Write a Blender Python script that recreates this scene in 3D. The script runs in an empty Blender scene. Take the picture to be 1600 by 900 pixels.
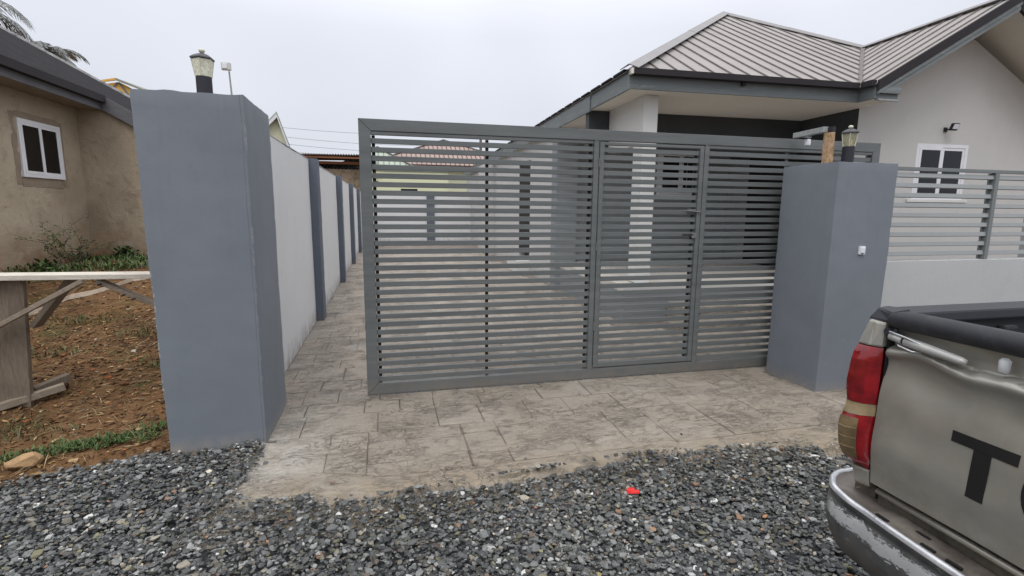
import bpy, bmesh, math, random
import numpy as np
from mathutils import Vector, Matrix, noise as mnoise
random.seed(7); RNG = np.random.default_rng(11)
R = math.radians
scene = bpy.context.scene
col = scene.collection

# ------------------------------------------------------------------ camera
cam_d = bpy.data.cameras.new('camera'); cam = bpy.data.objects.new('camera', cam_d); col.objects.link(cam)
PITCH, YAW, ROLL = .1542, .2396, -.009
cy, sy, cp, sp, cr, sr = math.cos(YAW), math.sin(YAW), math.cos(PITCH), math.sin(PITCH), math.cos(ROLL), math.sin(ROLL)
fw = Vector((sy*cp, cy*cp, -sp)); U = Vector((sy*sp, cy*sp, cp)); Rv = Vector((cy, -sy, 0))
r2 = cr*Rv - sr*U; u2 = sr*Rv + cr*U
M = Matrix((r2, u2, -fw)).transposed().to_4x4(); M.translation = (0, 0, 1.5)
cam.matrix_world = M
cam_d.lens = 796.77/1600*36; cam_d.sensor_width = 36; cam_d.clip_start = .02; cam_d.clip_end = 2000
scene.camera = cam
scene.render.resolution_x = 1024; scene.render.resolution_y = 576

# ------------------------------------------------------------------ world: overcast sky
SUN_EL, SUN_AZ = R(58), R(205)          # azimuth from +Y, clockwise
w = bpy.data.worlds.new('World'); scene.world = w; w.use_nodes = True
nt = w.node_tree; nt.nodes.clear()
out = nt.nodes.new('ShaderNodeOutputWorld'); bg = nt.nodes.new('ShaderNodeBackground'); bg.inputs[1].default_value = .1
sky = nt.nodes.new('ShaderNodeTexSky'); sky.sky_type = 'NISHITA'; sky.sun_disc = False
sky.sun_elevation = SUN_EL; sky.sun_rotation = SUN_AZ; sky.air_density = 1; sky.dust_density = 3
tc = nt.nodes.new('ShaderNodeTexCoord'); sep = nt.nodes.new('ShaderNodeSeparateXYZ'); nt.links.new(tc.outputs['Generated'], sep.inputs[0])
cr_ = nt.nodes.new('ShaderNodeValToRGB'); nt.links.new(sep.outputs[2], cr_.inputs[0])
cr_.color_ramp.elements[0].position = 0; cr_.color_ramp.elements[0].color = (.66, .695, .765, 1)
cr_.color_ramp.elements[1].position = 1; cr_.color_ramp.elements[1].color = (1.95, 1.95, 2.0, 1)
e = cr_.color_ramp.elements.new(.30); e.color = (.79, .815, .89, 1)
e = cr_.color_ramp.elements.new(.55); e.color = (1.25, 1.27, 1.34, 1)
nz = nt.nodes.new('ShaderNodeTexNoise'); nz.inputs['Scale'].default_value = 1.6; nz.inputs['Detail'].default_value = 3; nt.links.new(tc.outputs['Generated'], nz.inputs['Vector'])
mr = nt.nodes.new('ShaderNodeMapRange'); mr.inputs[1].default_value = .3; mr.inputs[2].default_value = .7; mr.inputs[3].default_value = 9.5; mr.inputs[4].default_value = 11.6
nt.links.new(nz.outputs[0], mr.inputs[0])
vm = nt.nodes.new('ShaderNodeVectorMath'); vm.operation = 'SCALE'; nt.links.new(cr_.outputs[0], vm.inputs[0]); nt.links.new(mr.outputs[0], vm.inputs['Scale'])
mix = nt.nodes.new('ShaderNodeMix'); mix.data_type = 'RGBA'; mix.inputs[0].default_value = .94
nt.links.new(sky.outputs[0], mix.inputs[6]); nt.links.new(vm.outputs[0], mix.inputs[7])
nt.links.new(mix.outputs[2], bg.inputs[0]); nt.links.new(bg.outputs[0], out.inputs[0])
sun_d = bpy.data.lights.new('sun', 'SUN'); sun_d.energy = 1.0; sun_d.angle = R(25); sun_d.color = (1, .97, .93)
sun = bpy.data.objects.new('sun', sun_d); col.objects.link(sun)
sd = Vector((math.sin(SUN_AZ)*math.cos(SUN_EL), math.cos(SUN_AZ)*math.cos(SUN_EL), math.sin(SUN_EL)))
sun.rotation_euler = sd.to_track_quat('Z', 'Y').to_euler()
scene.view_settings.view_transform = 'Standard'; scene.view_settings.look = 'None'
scene.view_settings.exposure = 0; scene.view_settings.gamma = 1

# ------------------------------------------------------------------ materials
class NT:
    def __init__(s, name):
        s.m = bpy.data.materials.new(name); s.m.use_nodes = True; s.t = s.m.node_tree; s.b = s.t.nodes['Principled BSDF']
        s.pos = s.t.nodes.new('ShaderNodeNewGeometry').outputs['Position']
    def n(s, typ, **kw):
        x = s.t.nodes.new(typ)
        for k, v in kw.items(): setattr(x, k, v)
        return x
    def link(s, a, b): s.t.links.new(a, b)
    def noise(s, scale, detail=4, rough=.55, stretch=None, dist=0):
        x = s.n('ShaderNodeTexNoise'); x.inputs['Scale'].default_value = scale; x.inputs['Detail'].default_value = detail; x.inputs['Roughness'].default_value = rough
        x.inputs['Distortion'].default_value = dist
        v = s.pos
        if stretch:
            mp = s.n('ShaderNodeMapping'); mp.inputs['Scale'].default_value = stretch; s.link(v, mp.inputs[0]); v = mp.outputs[0]
        s.link(v, x.inputs['Vector']); return x.outputs[0]
    def rng(s, v, a, b, c=0., d=1.):
        x = s.n('ShaderNodeMapRange'); x.inputs[1].default_value = a; x.inputs[2].default_value = b; x.inputs[3].default_value = c; x.inputs[4].default_value = d
        s.link(v, x.inputs[0]); return x.outputs[0]
    def mix(s, f, a, b):
        x = s.n('ShaderNodeMix', data_type='RGBA')
        for sock, val in ((x.inputs[0], f), (x.inputs[6], a), (x.inputs[7], b)):
            if hasattr(val, 'links'): s.link(val, sock)
            elif isinstance(val, (int, float)): sock.default_value = val
            else: sock.default_value = (*val, 1)
        return x.outputs[2]
    def mul(s, a, b):
        x = s.n('ShaderNodeMath', operation='MULTIPLY')
        for i, val in enumerate((a, b)):
            if hasattr(val, 'links'): s.link(val, x.inputs[i])
            else: x.inputs[i].default_value = val
        return x.outputs[0]
    def add(s, a, b):
        x = s.n('ShaderNodeMath', operation='ADD')
        for i, val in enumerate((a, b)):
            if hasattr(val, 'links'): s.link(val, x.inputs[i])
            else: x.inputs[i].default_value = val
        return x.outputs[0]
    def bump(s, h, strength=.5, dist=.01):
        x = s.n('ShaderNodeBump'); x.inputs['Strength'].default_value = strength; x.inputs['Distance'].default_value = dist
        s.link(h, x.inputs['Height']); s.link(x.outputs[0], s.b.inputs['Normal'])
    def base(s, v, rough=.7, metal=0., spec=.5):
        if hasattr(v, 'links'): s.link(v, s.b.inputs['Base Color'])
        else: s.b.inputs['Base Color'].default_value = (*v, 1)
        if hasattr(rough, 'links'): s.link(rough, s.b.inputs['Roughness'])
        else: s.b.inputs['Roughness'].default_value = rough
        s.b.inputs['Metallic'].default_value = metal; s.b.inputs['Specular IOR Level'].default_value = spec
        return s.m
def gate_mat():
    t = NT('grey_gate_enamel'); base = (.118, .128, .129)
    c = t.mix(t.rng(t.noise(3, 6, .7, (.5, 1, 5)), .32, .68), (.106, .116, .117), (.15, .161, .162))
    c = t.mix(t.mul(t.rng(t.noise(6, 7, .8, (.35, 1, 12), .4), .60, .72), .7), c, (.24, .25, .255))
    sz = t.n('ShaderNodeSeparateXYZ'); t.link(t.pos, sz.inputs[0])
    g_ = t.mul(t.rng(sz.outputs[2], .16, 0), t.rng(t.noise(9, 6, .75), .38, .62)); c = t.mix(t.mul(g_, .75), c, (.20, .165, .13))
    rs_ = t.mul(t.rng(t.noise(48, 4, .8), .73, .76), t.rng(t.noise(3, 3, .6), .5, .6)); c = t.mix(rs_, c, (.15, .075, .04))
    t.bump(t.add(t.noise(130, 3, .6), t.mul(t.noise(7, 3, .5), .8)), .35, .0014); return t.base(c, t.rng(t.noise(8, 5, .7), .3, .7, .36, .58), 0, .45)
def sc(c, k): return tuple(min(1, x*k) for x in c)

def paint(name, c, rough=.6, var=.12, vs=3., bs=60., bd=.002, bstr=.4, stain=None, stain_lo=.62, stain_hi=.75, metal=0., spec=.4, stretch=None, grime=None):
    t = NT(name)
    n1 = t.noise(vs, 5, .6, stretch); n2 = t.noise(vs*9, 4, .6, stretch)
    f = t.rng(t.add(t.mul(n1, .7), t.mul(n2, .3)), .3, .7)
    cc = t.mix(f, sc(c, 1-var), sc(c, 1+var))
    if stain:
        s_ = t.rng(t.noise(vs*1.7, 6, .7, stretch, .6), stain_lo, stain_hi); cc = t.mix(s_, cc, stain)
    if grime:
        sg = t.n('ShaderNodeSeparateXYZ'); t.link(t.pos, sg.inputs[0])
        g_ = t.mul(t.rng(sg.outputs[2], grime[0], 0), t.rng(t.noise(9, 6, .75, (1, 1, .6)), .38, .62)); cc = t.mix(t.mul(g_, grime[1]), cc, (.20, .165, .13))
        st_ = t.rng(t.noise(5, 5, .7, (3, 3, .22)), .58, .75); cc = t.mix(t.mul(st_, .22), cc, sc(c, .62))
    t.bump(t.noise(bs, 4, .6), bstr, bd)
    return t.base(cc, rough, metal, spec)

M_ = {}
# pillar paint: blue-grey over render, whitish rub marks low down
def pillar_mat():
    t = NT('blue_grey_render')
    n1 = t.noise(1.3, 5, .6); n2 = t.noise(9, 5, .65)
    c = t.mix(t.rng(n1, .35, .65), (.166, .186, .213), (.192, .214, .242))
    c = t.mix(t.mul(t.rng(n2, .58, .70), .3), c, (.15, .165, .19))
    sepz = t.n('ShaderNodeSeparateXYZ'); t.link(t.pos, sepz.inputs[0])
    low = t.rng(sepz.outputs[2], .9, .05)
    sm = t.mul(t.rng(t.noise(11, 6, .7, (1, 1, 1.6), .8), .67, .74), low)
    c = t.mix(t.mul(sm, .5), c, (.5, .53, .56))
    stk = t.mul(t.rng(t.noise(4, 6, .7, (4, 4, .25)), .56, .74), t.rng(sepz.outputs[2], .4, 2.)); c = t.mix(t.mul(stk, .28), c, (.11, .125, .145))
    dirt = t.mul(t.rng(sepz.outputs[2], .10, .0), t.rng(t.noise(18, 5, .7), .35, .6))
    c = t.mix(t.mul(dirt, .7), c, (.30, .265, .225))
    ch = t.rng(t.noise(34, 5, .75), .755, .77); c = t.mix(ch, c, (.42, .43, .44))
    h = t.add(t.mul(t.noise(6, 5, .6), 1.), t.mul(t.noise(55, 4, .65), .12))
    sx_ = sepz.outputs[0]; sy_ = sepz.outputs[1]
    ec = t.n('ShaderNodeMath', operation='ABSOLUTE'); t.link(t.add(sx_, 1.352), ec.inputs[0])
    chp = t.mul(t.mul(t.rng(t.add(ec.outputs[0], t.mul(t.noise(40, 4, .8), .04)), .034, .028), t.rng(t.noise(7, 4, .7), .50, .54)), t.mul(t.rng(sepz.outputs[2], 1.25, 1.05), t.rng(sepz.outputs[1], 3.42, 3.38)))
    c = t.mix(t.mul(chp, .9), c, (.42, .42, .41)); c = t.mix(t.mul(chp, t.rng(t.noise(60, 3, .7), .52, .56)), c, (.06, .06, .065))
    ec2 = t.n('ShaderNodeMath', operation='ABSOLUTE'); t.link(t.add(sx_, .788), ec2.inputs[0])
    ch2 = t.mul(t.rng(t.add(ec2.outputs[0], t.mul(t.noise(55, 4, .8), .03)), .020, .016), t.mul(t.rng(t.noise(6, 4, .7), .55, .58), t.rng(sepz.outputs[1], 3.385, 3.372))); c = t.mix(t.mul(ch2, .8), c, (.30, .30, .31))
    ax = t.n('ShaderNodeMath', operation='ABSOLUTE'); t.link(t.add(t.add(sx_, .806), t.mul(t.add(t.noise(2.5, 4, .6), -.5), .02)), ax.inputs[0])
    hair = t.mul(t.mul(t.rng(ax.outputs[0], .0, .0022, 1, 0), t.rng(t.noise(5, 4, .7), .36, .46)), t.rng(sy_, 3.40, 3.38)); c = t.mix(t.mul(hair, .7), c, (.05, .055, .065))
    t.bump(h, .4, .006)
    return t.base(c, .62, 0, .35)
M_['pillar'] = pillar_mat()
M_['pillar_dark'] = paint('slate_grey_wall_paint', (.105, .122, .155), .65, .08, 1.5, 40, .003, .4, grime=(.12, .7))
M_['gate'] = gate_mat()
M_['gate_back'] = paint('shadow_black_gate_back', (.02, .021, .022), .8, .1)  # near-black colour paints in the shade on the back of the bars
M_['wall_white'] = paint('pale_grey_boundary_paint', (.66, .665, .675), .7, .05, 1.2, 30, .004, .35, stain=(.58, .585, .585), stain_lo=.64, stain_hi=.8, grime=(.22, .8))
M_['coping'] = paint('boundary_cap_render', (.42, .43, .44), .8, .1, 6)
M_['house'] = paint('warm_grey_house_paint', (.52, .512, .495), .7, .05, .8, 25, .004, .3, stain=(.47, .46, .445), stain_lo=.6, stain_hi=.8, grime=(.3, .5))
M_['house_white'] = paint('off_white_house_paint', (.62, .62, .60), .7, .04, 1., 25, .004, .3)
M_['soffit'] = paint('cream_soffit_board', (.76, .72, .655), .8, .06, 1.2, 30, .002, .3, stain=(.66, .61, .55))
M_['charcoal'] = paint('charcoal_wall_paint', (.045, .05, .055), .6, .12, 1.5, 40, .002, .3)
M_['porch_grey'] = paint('mid_grey_porch_paint', (.22, .235, .25), .65, .08, 1.4, 40, .002, .3)
M_['fascia'] = paint('grey_painted_timber', (.155, .175, .18), .6, .16, 1.8, 80, .003, .5, stain=(.26, .28, .285), stain_lo=.56, stain_hi=.72, stretch=(1, 1, 7))
M_['gutter'] = paint('dark_metal_gutter', (.034, .031, .034), .7, .12, 3, 100, .001, .2, spec=.15)
M_['roof'] = paint('grey_brown_roof_sheet', (.325, .303, .290), .62, .10, 1.6, 90, .0008, .3, stain=(.27, .25, .238), stain_lo=.52, stain_hi=.75, spec=.3)
M_['rib'] = paint('shadowed_weathered_roof_seam', (.15, .136, .126), .75, .25, 8, 90, .001, .3)  # rib shadow painted in along with weathering, as one darker colour
M_['ridge'] = paint('grey_ridge_capping', (.27, .262, .262), .6, .08, 3, 90, .001, .3)
M_['old_roof'] = paint('dark_charcoal_roof_sheet', (.034, .033, .036), .95, .25, 4, 60, .002, .4, spec=.03)
M_['old_rib'] = paint('worn_roof_rib', (.42, .415, .42), .85, .6, 6, 60, .002, .4, spec=.1)
M_['timber_grey'] = paint('old_grey_fascia_board', (.125, .125, .135), .8, .2, 3, 60, .003, .5, stretch=(1, 1, 5))
def mud_mat():
    t = NT('unpainted_brown_render')
    n1 = t.noise(.9, 6, .6); n2 = t.noise(5, 6, .7, None, .5)
    c = t.mix(t.rng(n1, .35, .65), (.33, .272, .198), (.47, .40, .305))
    c = t.mix(t.mul(t.rng(n2, .52, .66), .6), c, (.27, .215, .15))
    sz = t.n('ShaderNodeSeparateXYZ'); t.link(t.pos, sz.inputs[0])
    low = t.mul(t.rng(sz.outputs[2], 1.25, .55), t.rng(t.noise(2.2, 5, .6), .3, .6))
    c = t.mix(t.mul(low, .75), c, (.30, .15, .07))
    hi = t.mul(t.rng(sz.outputs[2], 2.5, 3.2), t.rng(t.noise(1.8, 5, .6), .3, .6)); c = t.mix(t.mul(hi, .45), c, (.17, .13, .095))
    t.bump(t.add(t.noise(5, 6, .65, None, .8), t.mul(t.noise(40, 3), .15)), .7, .03)
    return t.base(c, .9, 0, .15)
M_['mud'] = mud_mat()
M_['mud_patch'] = paint('darker_render_patch', (.25, .20, .148), .9, .2, 5, 40, .006, .6)
M_['pvc'] = paint('white_pvc_frame', (.72, .73, .76), .35, .04, 3, 100, .0005, .1, spec=.5)
def glass_mat(name, c, rough=.06):
    t = NT(name); return t.base(c, rough, 0, .6)
M_['dark_glass'] = glass_mat('dark_window_glass', (.005, .005, .006), .12); M_['dark_glass'].node_tree.nodes['Principled BSDF'].inputs['Specular IOR Level'].default_value = .2
M_['tint_glass'] = glass_mat('tinted_blue_grey_glass', (.009, .011, .015), .1); M_['tint_glass'].node_tree.nodes['Principled BSDF'].inputs['Specular IOR Level'].default_value = .3
M_['black'] = paint('flat_black_opening', (.008, .008, .009), .8, .1)
M_['black_plastic'] = paint('matt_black_plastic', (.022, .022, .03), .5, .12, 10, 200, .0006, .3, spec=.4)
M_['soft_black'] = paint('black_padded_vinyl', (.028, .029, .034), .62, .25, 12, 260, .0008, .4, stain=(.055, .055, .06), stain_lo=.5, stain_hi=.8)
M_['liner'] = paint('black_bed_liner', (.022, .023, .026), .65, .2, 7, 150, .001, .4)
M_['brass'] = paint('aged_pale_finial', (.62, .62, .50), .4, .1, 20)
def lamp_glass():
    t = NT('ribbed_cream_lamp_glass')
    c = t.mix(t.rng(t.noise(60, 3, .6, (1, 1, .5), 1.5), .4, .6), (.90, .885, .74), (.70, .68, .52))
    t.bump(t.noise(75, 2, .5, (1, 1, .6), 1.2), .8, .004)
    t.base(c, .25, 0, .6); t.b.inputs['Transmission Weight'].default_value = .55; t.b.inputs['IOR'].default_value = 1.2
    return t.m
M_['lamp_glass'] = lamp_glass(); M_['lamp_glass'].node_tree.nodes['Principled BSDF'].inputs['Transmission Weight'].default_value = .12
M_['lamp_glass_clear'] = lamp_glass(); M_['lamp_glass_clear'].name = 'clear_lamp_glass'; M_['lamp_glass_clear'].node_tree.nodes['Principled BSDF'].inputs['Transmission Weight'].default_value = .8
M_['bulb'] = paint('cream_lamp_core', (.85, .85, .68), .5, .04)
def rust_mat():
    t = NT('rusty_brown_steel')
    c = t.mix(t.rng(t.noise(28, 6, .7), .35, .65), (.34, .19, .10), (.50, .36, .24))
    c = t.mix(t.rng(t.noise(12, 5, .7), .5, .62), c, (.24, .17, .06))
    c = t.mix(t.rng(t.noise(70, 3, .7), .62, .7), c, (.12, .07, .05))
    t.bump(t.noise(90, 4), .6, .002); return t.base(c, .85, 0, .2)
M_['rust'] = rust_mat()
M_['galv'] = paint('scuffed_grey_steel', (.30, .32, .31), .6, .25, 25, 90, .001, .3, stain=(.14, .13, .12), stain_lo=.55, stain_hi=.65)
M_['white_plastic'] = paint('white_plastic', (.74, .76, .80), .4, .02)
def wood_mat(name, a, b, st):
    t = NT(name)
    g = t.noise(9, 7, .7, st, 1.2); g2 = t.noise(3, 4, .6)
    c = t.mix(t.rng(g, .3, .7), a, b); c = t.mix(t.mul(t.rng(g2, .5, .7), .5), c, sc(a, .6))
    t.bump(g, .6, .006); return t.base(c, .88, 0, .2)
M_['wood_h'] = wood_mat('pale_weathered_plank', (.50, .45, .38), (.70, .66, .58), (1, 8, 14))
M_['wood_v'] = wood_mat('weathered_brown_board', (.135, .105, .078), (.25, .205, .16), (7, 7, .8))
M_['wood_g'] = wood_mat('grey_brown_batten', (.22, .175, .13), (.36, .30, .24), (2, 6, 6))

def ground_mat():
    t = NT('stony_red_brown_soil')
    n1 = t.noise(.9, 6, .6); n2 = t.noise(7, 6, .75); n3 = t.noise(38, 4, .7)
    c = t.mix(t.rng(n1, .38, .62), (.10, .056, .030), (.225, .122, .058))
    c = t.mix(t.mul(t.rng(n2, .5, .66), .8), c, (.30, .19, .095))
    c = t.mix(t.rng(n3, .55, .7), c, (.08, .05, .03))
    c = t.mix(t.mul(t.rng(t.noise(1.4, 5, .7), .55, .66), .7), c, (.07, .078, .03))
    t.bump(t.add(n2, t.mul(n3, .5)), 1., .05); return t.base(c, .95, 0, .1)
M_['soil'] = ground_mat()
def gravel_base():
    t = NT('crushed_stone_bed')
    v = t.n('ShaderNodeTexVoronoi'); v.inputs['Scale'].default_value = 42; t.link(t.pos, v.inputs['Vector'])
    g = t.n('ShaderNodeSeparateColor'); t.link(v.outputs['Color'], g.inputs[0])
    c = t.mix(g.outputs[0], (.025, .026, .028), (.10, .105, .11)); c = t.mix(t.rng(g.outputs[1], .95, .96), c, (.3, .3, .29))
    t.bump(v.outputs['Distance'], 1., .02); return t.base(c, .85, 0, .2)
M_['gravel_bed'] = gravel_base()
def attr_mat(name, rough=.75, spec=.35, bs=150):
    t = NT(name); a = t.n('ShaderNodeVertexColor'); a.layer_name = 'tint'
    n = t.noise(bs, 4, .7)
    c = t.mix(t.rng(n, .3, .7), (.62, .62, .62), (1.25, 1.25, 1.25))
    m = t.n('ShaderNodeMix', data_type='RGBA', blend_type='MULTIPLY'); m.inputs[0].default_value = 1
    t.link(a.outputs[0], m.inputs[6]); t.link(c, m.inputs[7])
    t.bump(n, .6, .003); return t.base(m.outputs[2], rough, 0, spec)
M_['stone'] = attr_mat('crushed_slate_stone', .62, .4)
M_['litter'] = attr_mat('dry_leaf_litter', .9, .15, 60)
M_['leaf'] = attr_mat('green_leaf', .6, .3, 40)

def stamped(name, joint=False):
    t = NT(name)
    n1 = t.noise(.8, 5, .6); n2 = t.noise(5, 7, .72, (1, 1.9, 1), .8); n3 = t.noise(26, 6, .75, (1, 1.6, 1))
    c = t.mix(t.rng(n1, .35, .65), (.44, .375, .305), (.56, .495, .415))
    c = t.mix(t.mul(t.rng(n2, .50, .62), .42), c, (.30, .25, .20))
    ab = t.n('ShaderNodeMath', operation='ABSOLUTE'); t.link(t.add(t.noise(4.5, 6, .7, (1, 2.4, 1), 1.2), -.5), ab.inputs[0]); ab2 = t.n('ShaderNodeMath', operation='ABSOLUTE'); t.link(t.add(t.noise(11, 5, .7, (1, 2.0, 1), 1.5), -.5), ab2.inputs[0])
    ridge = t.mul(t.rng(ab.outputs[0], .0, .022, 1, 0), t.rng(t.noise(3.1, 3, .6), .44, .56)); ridge2 = t.mul(t.rng(ab2.outputs[0], .0, .03, 1, 0), t.rng(t.noise(2.3, 3, .6), .5, .6))
    c = t.mix(t.mul(t.rng(n3, .50, .66), .7), c, (.56, .51, .44))
    sx = t.n('ShaderNodeSeparateXYZ'); t.link(t.pos, sx.inputs[0])
    # trodden grime is laid on inside the gate, thinning towards the road
    gr = t.mul(t.rng(sx.outputs[1], 3.2, 5.2), t.rng(t.noise(1.6, 6, .68), .36, .58)); c = t.mix(t.mul(gr, .5), c, (.27, .252, .232))
    lt = t.mul(t.rng(t.noise(3.3, 5, .7), .56, .66), t.rng(sx.outputs[1], 3., 4.2)); c = t.mix(t.mul(lt, .55), c, (.47, .445, .42))
    # spilt mortar beside the left pillar
    mx = t.rng(sx.outputs[0], -.1, -.62); mf = t.mul(t.mul(mx, t.rng(t.noise(2.6, 5, .65), .35, .55)), t.rng(sx.outputs[1], 4.2, 3.4))
    c = t.mix(t.mul(mf, .85), c, (.64, .60, .53))
    c = t.mix(t.mul(t.rng(sx.outputs[1], 2.92, 2.66), t.mul(t.rng(t.noise(6, 5, .7), .3, .6), .6)), c, (.50, .40, .27))
    if joint: c = t.mix(.6, c, (.15, .125, .10))
    rg = t.noise(13, 8, .8, (1, 2.2, 1), 1.6)
    crk = t.n('ShaderNodeTexVoronoi', feature='DISTANCE_TO_EDGE'); crk.inputs['Scale'].default_value = 9
    wv = t.n('ShaderNodeVectorMath', operation='ADD'); nn = t.n('ShaderNodeTexNoise'); nn.inputs['Scale'].default_value = 14; t.link(t.pos, nn.inputs['Vector'])
    s2 = t.n('ShaderNodeVectorMath', operation='SCALE'); s2.inputs['Scale'].default_value = .16; t.link(nn.outputs['Color'], s2.inputs[0]); t.link(t.pos, wv.inputs[0]); t.link(s2.outputs[0], wv.inputs[1])
    t.link(wv.outputs[0], crk.inputs['Vector'])
    c = t.mix(t.mul(ridge, .34), c, (.19, .16, .13)); c = t.mix(t.mul(ridge2, .34), c, (.20, .165, .13))
    e = t.mul(t.rng(crk.outputs[0], .0, .035, 1, 0), t.rng(t.noise(2.1, 4, .6), .5, .62))
    c = t.mix(t.mul(e, .55), c, (.12, .10, .08))
    h = t.add(t.add(t.add(rg, t.mul(n3, .5)), t.mul(e, -.35)), t.add(t.mul(ridge, -.3), t.mul(ridge2, -.25)))
    t.bump(h, 1., .03); return t.base(c, t.rng(n2, .3, .7, .6, .85), 0, .3)
M_['stamped'] = stamped('stamped_tan_concrete'); M_['stamped_joint'] = stamped('stamped_concrete_joint', True)

def car_paint():
    t = NT('dusty_champagne_car_paint')
    d = t.rng(t.noise(2.5, 6, .65, None, .6), .35, .7)
    c = t.mix(d, (.45, .445, .40), (.34, .325, .285))
    sz = t.n('ShaderNodeSeparateXYZ'); t.link(t.pos, sz.inputs[0])
    low = t.mul(t.rng(sz.outputs[2], .86, .70), t.rng(t.noise(14, 6, .7), .3, .6)); c = t.mix(t.mul(low, .7), c, (.26, .225, .17))
    scr = t.rng(t.noise(30, 5, .8, (1, .35, 2.2)), .68, .73); c = t.mix(t.mul(scr, .55), c, (.66, .64, .6))
    dust = t.rng(t.noise(4.5, 6, .72, (1, 1, 1.4), .8), .52, .70); c = t.mix(t.mul(dust, .4), c, (.52, .49, .42))
    spk = t.rng(t.noise(85, 3, .8), .76, .78); c = t.mix(spk, c, (.10, .085, .07))
    t.bump(t.noise(3.2, 2, .4), .25, .02)
    return t.base(c, t.rng(t.noise(6, 5, .6), .3, .7, .30, .46), .62, .5)
M_['car'] = car_paint()
def grime_metal(name, a, b, c3, rough=.45, metal=.4, s=9):
    t = NT(name); c = t.mix(t.rng(t.noise(s, 6, .7, None, .5), .35, .65), a, b)
    c = t.mix(t.rng(t.noise(s*.6, 6, .75, None, .8), .60, .66), c, c3)
    t.bump(t.noise(s*5, 4, .7), .4, .002); return t.base(c, rough, metal, .5)
M_['bumper_top'] = grime_metal('grimy_step_pad', (.10, .085, .075), (.25, .225, .20), (.42, .22, .12), .5, .3, 7)
M_['bumper_face'] = grime_metal('scuffed_dark_bumper', (.075, .078, .08), (.115, .115, .115), (.18, .18, .175), .5, .3, 10)
def bumper_face():
    t = NT('scuffed_bumper_with_bare_metal_streak')
    c = t.mix(t.rng(t.noise(9, 6, .7, None, .5), .35, .65), (.060, .062, .064), (.125, .125, .122))
    c = t.mix(t.rng(t.noise(22, 6, .8, (1, 1, 2)), .60, .66), c, (.20, .195, .185))
    sz = t.n('ShaderNodeSeparateXYZ'); t.link(t.pos, sz.inputs[0])
    ab = t.n('ShaderNodeMath', operation='ABSOLUTE'); t.link(t.add(sz.outputs[2], -.634), ab.inputs[0])
    rag = t.add(ab.outputs[0], t.mul(t.add(t.noise(38, 6, .8, (1, 1, 2.5), .6), -.5), .085))
    band = t.mul(t.rng(rag, .0215, .0185), t.rng(sz.outputs[1], 1.17, 1.13)); band = t.mul(band, t.rng(t.noise(60, 5, .8), .36, .40))
    c = t.mix(band, c, (.50, .51, .515)); c = t.mix(t.mul(t.rng(sz.outputs[2], .60, .52), t.rng(t.noise(16, 5, .7), .3, .6)), c, (.12, .10, .08))
    t.bump(t.add(t.noise(50, 4, .7), t.mul(band, .5)), .4, .002); return t.base(c, .5, .3, .45)
M_['bumper_scrape'] = grime_metal('scraped_bare_metal_strip', (.42, .43, .44), (.52, .53, .54), (.10, .10, .10), .55, .2, 26)
M_['chrome'] = grime_metal('worn_chrome', (.50, .51, .53), (.68, .69, .72), (.25, .235, .22), .34, .7, 14)
M_['rod'] = paint('dusty_silver_paint', (.46, .46, .44), .4, .12, 20, 90, .001, .2, metal=.3)
M_['undercarriage'] = grime_metal('dirty_underbody', (.05, .045, .035), (.11, .095, .07), (.2, .18, .12), .85, 0, 20)
M_['bumper_face'] = bumper_face()
def lens(name, c, rough=.12):
    t = NT(name); n = t.noise(30, 3, .5); cc = t.mix(t.rng(n, .35, .65), sc(c, .65), sc(c, 1.15)); t.bump(t.noise(160, 1), .15, .001)
    t.base(cc, rough, 0, .6); t.b.inputs['Coat Weight'].default_value = .35; t.b.inputs['Coat Roughness'].default_value = .08; return t.m
M_['red_lens'] = lens('red_lamp_lens', (.26, .007, .011)); M_['dark_red_lens'] = lens('dark_red_lamp_lens', (.19, .006, .009))
M_['bright_red'] = lens('bright_red_reflector', (.85, .03, .03)); M_['amber_lens'] = lens('dusty_amber_grey_lens', (.17, .12, .06), .25); M_['cream_lens'] = lens('cloudy_cream_lens', (.30, .225, .125), .3)
M_['decal'] = paint('black_vinyl_letter', (.012, .012, .012), .4, .1)
M_['rubber'] = paint('black_rubber', (.02, .02, .02), .8, .1)
M_['yellow_wall'] = paint('pale_yellow_wall_paint', (.70, .72, .50), .8, .05, .8)
M_['pink_roof'] = paint('pinkish_brown_roof_tile', (.36, .27, .24), .7, .1, 2)
M_['green_roof'] = paint('pale_green_roof_sheet', (.40, .46, .38), .6, .08, 2)
M_['dark_eave'] = paint('maroon_brown_fascia', (.07, .035, .03), .7, .1)
M_['green_trim'] = paint('grey_green_trim', (.17, .20, .18), .7, .1)
M_['cream_wall'] = paint('cream_gable_paint', (.66, .67, .50), .8, .05)
M_['ochre'] = paint('ochre_yellow_paint', (.72, .44, .10), .7, .08)
M_['ochre_roof'] = paint('grey_green_roof_sheet', (.25, .26, .22), .7, .1)
M_['block'] = paint('blotchy_tan_blockwork', (.34, .27, .19), .9, .3, 3, 12, .02, .7, stain=(.20, .16, .11), stain_lo=.5, stain_hi=.6)
M_['shed_roof'] = paint('rusty_dark_corrugated_sheet', (.075, .045, .04), .8, .3, 3)
M_['shed_beam'] = paint('red_brown_timber_beam', (.30, .135, .07), .8, .15, 3)
M_['wire'] = paint('grey_cable', (.42, .44, .47), .7, .05)
M_['palm'] = attr_mat('palm_frond_leaf', .6, .3, 30)
M_['trunk'] = paint('palm_trunk_bark', (.16, .13, .10), .9, .3, 10)
M_['white_soft'] = paint('pale_lamp_housing', (.55, .57, .58), .5, .05)
M_['red_scrap'] = paint('torn_red_plastic', (.65, .02, .02), .5, .2, 60)
M_['tan_rock'] = paint('tan_sandstone', (.42, .27, .14), .85, .25, 14, 60, .006, .8)

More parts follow.
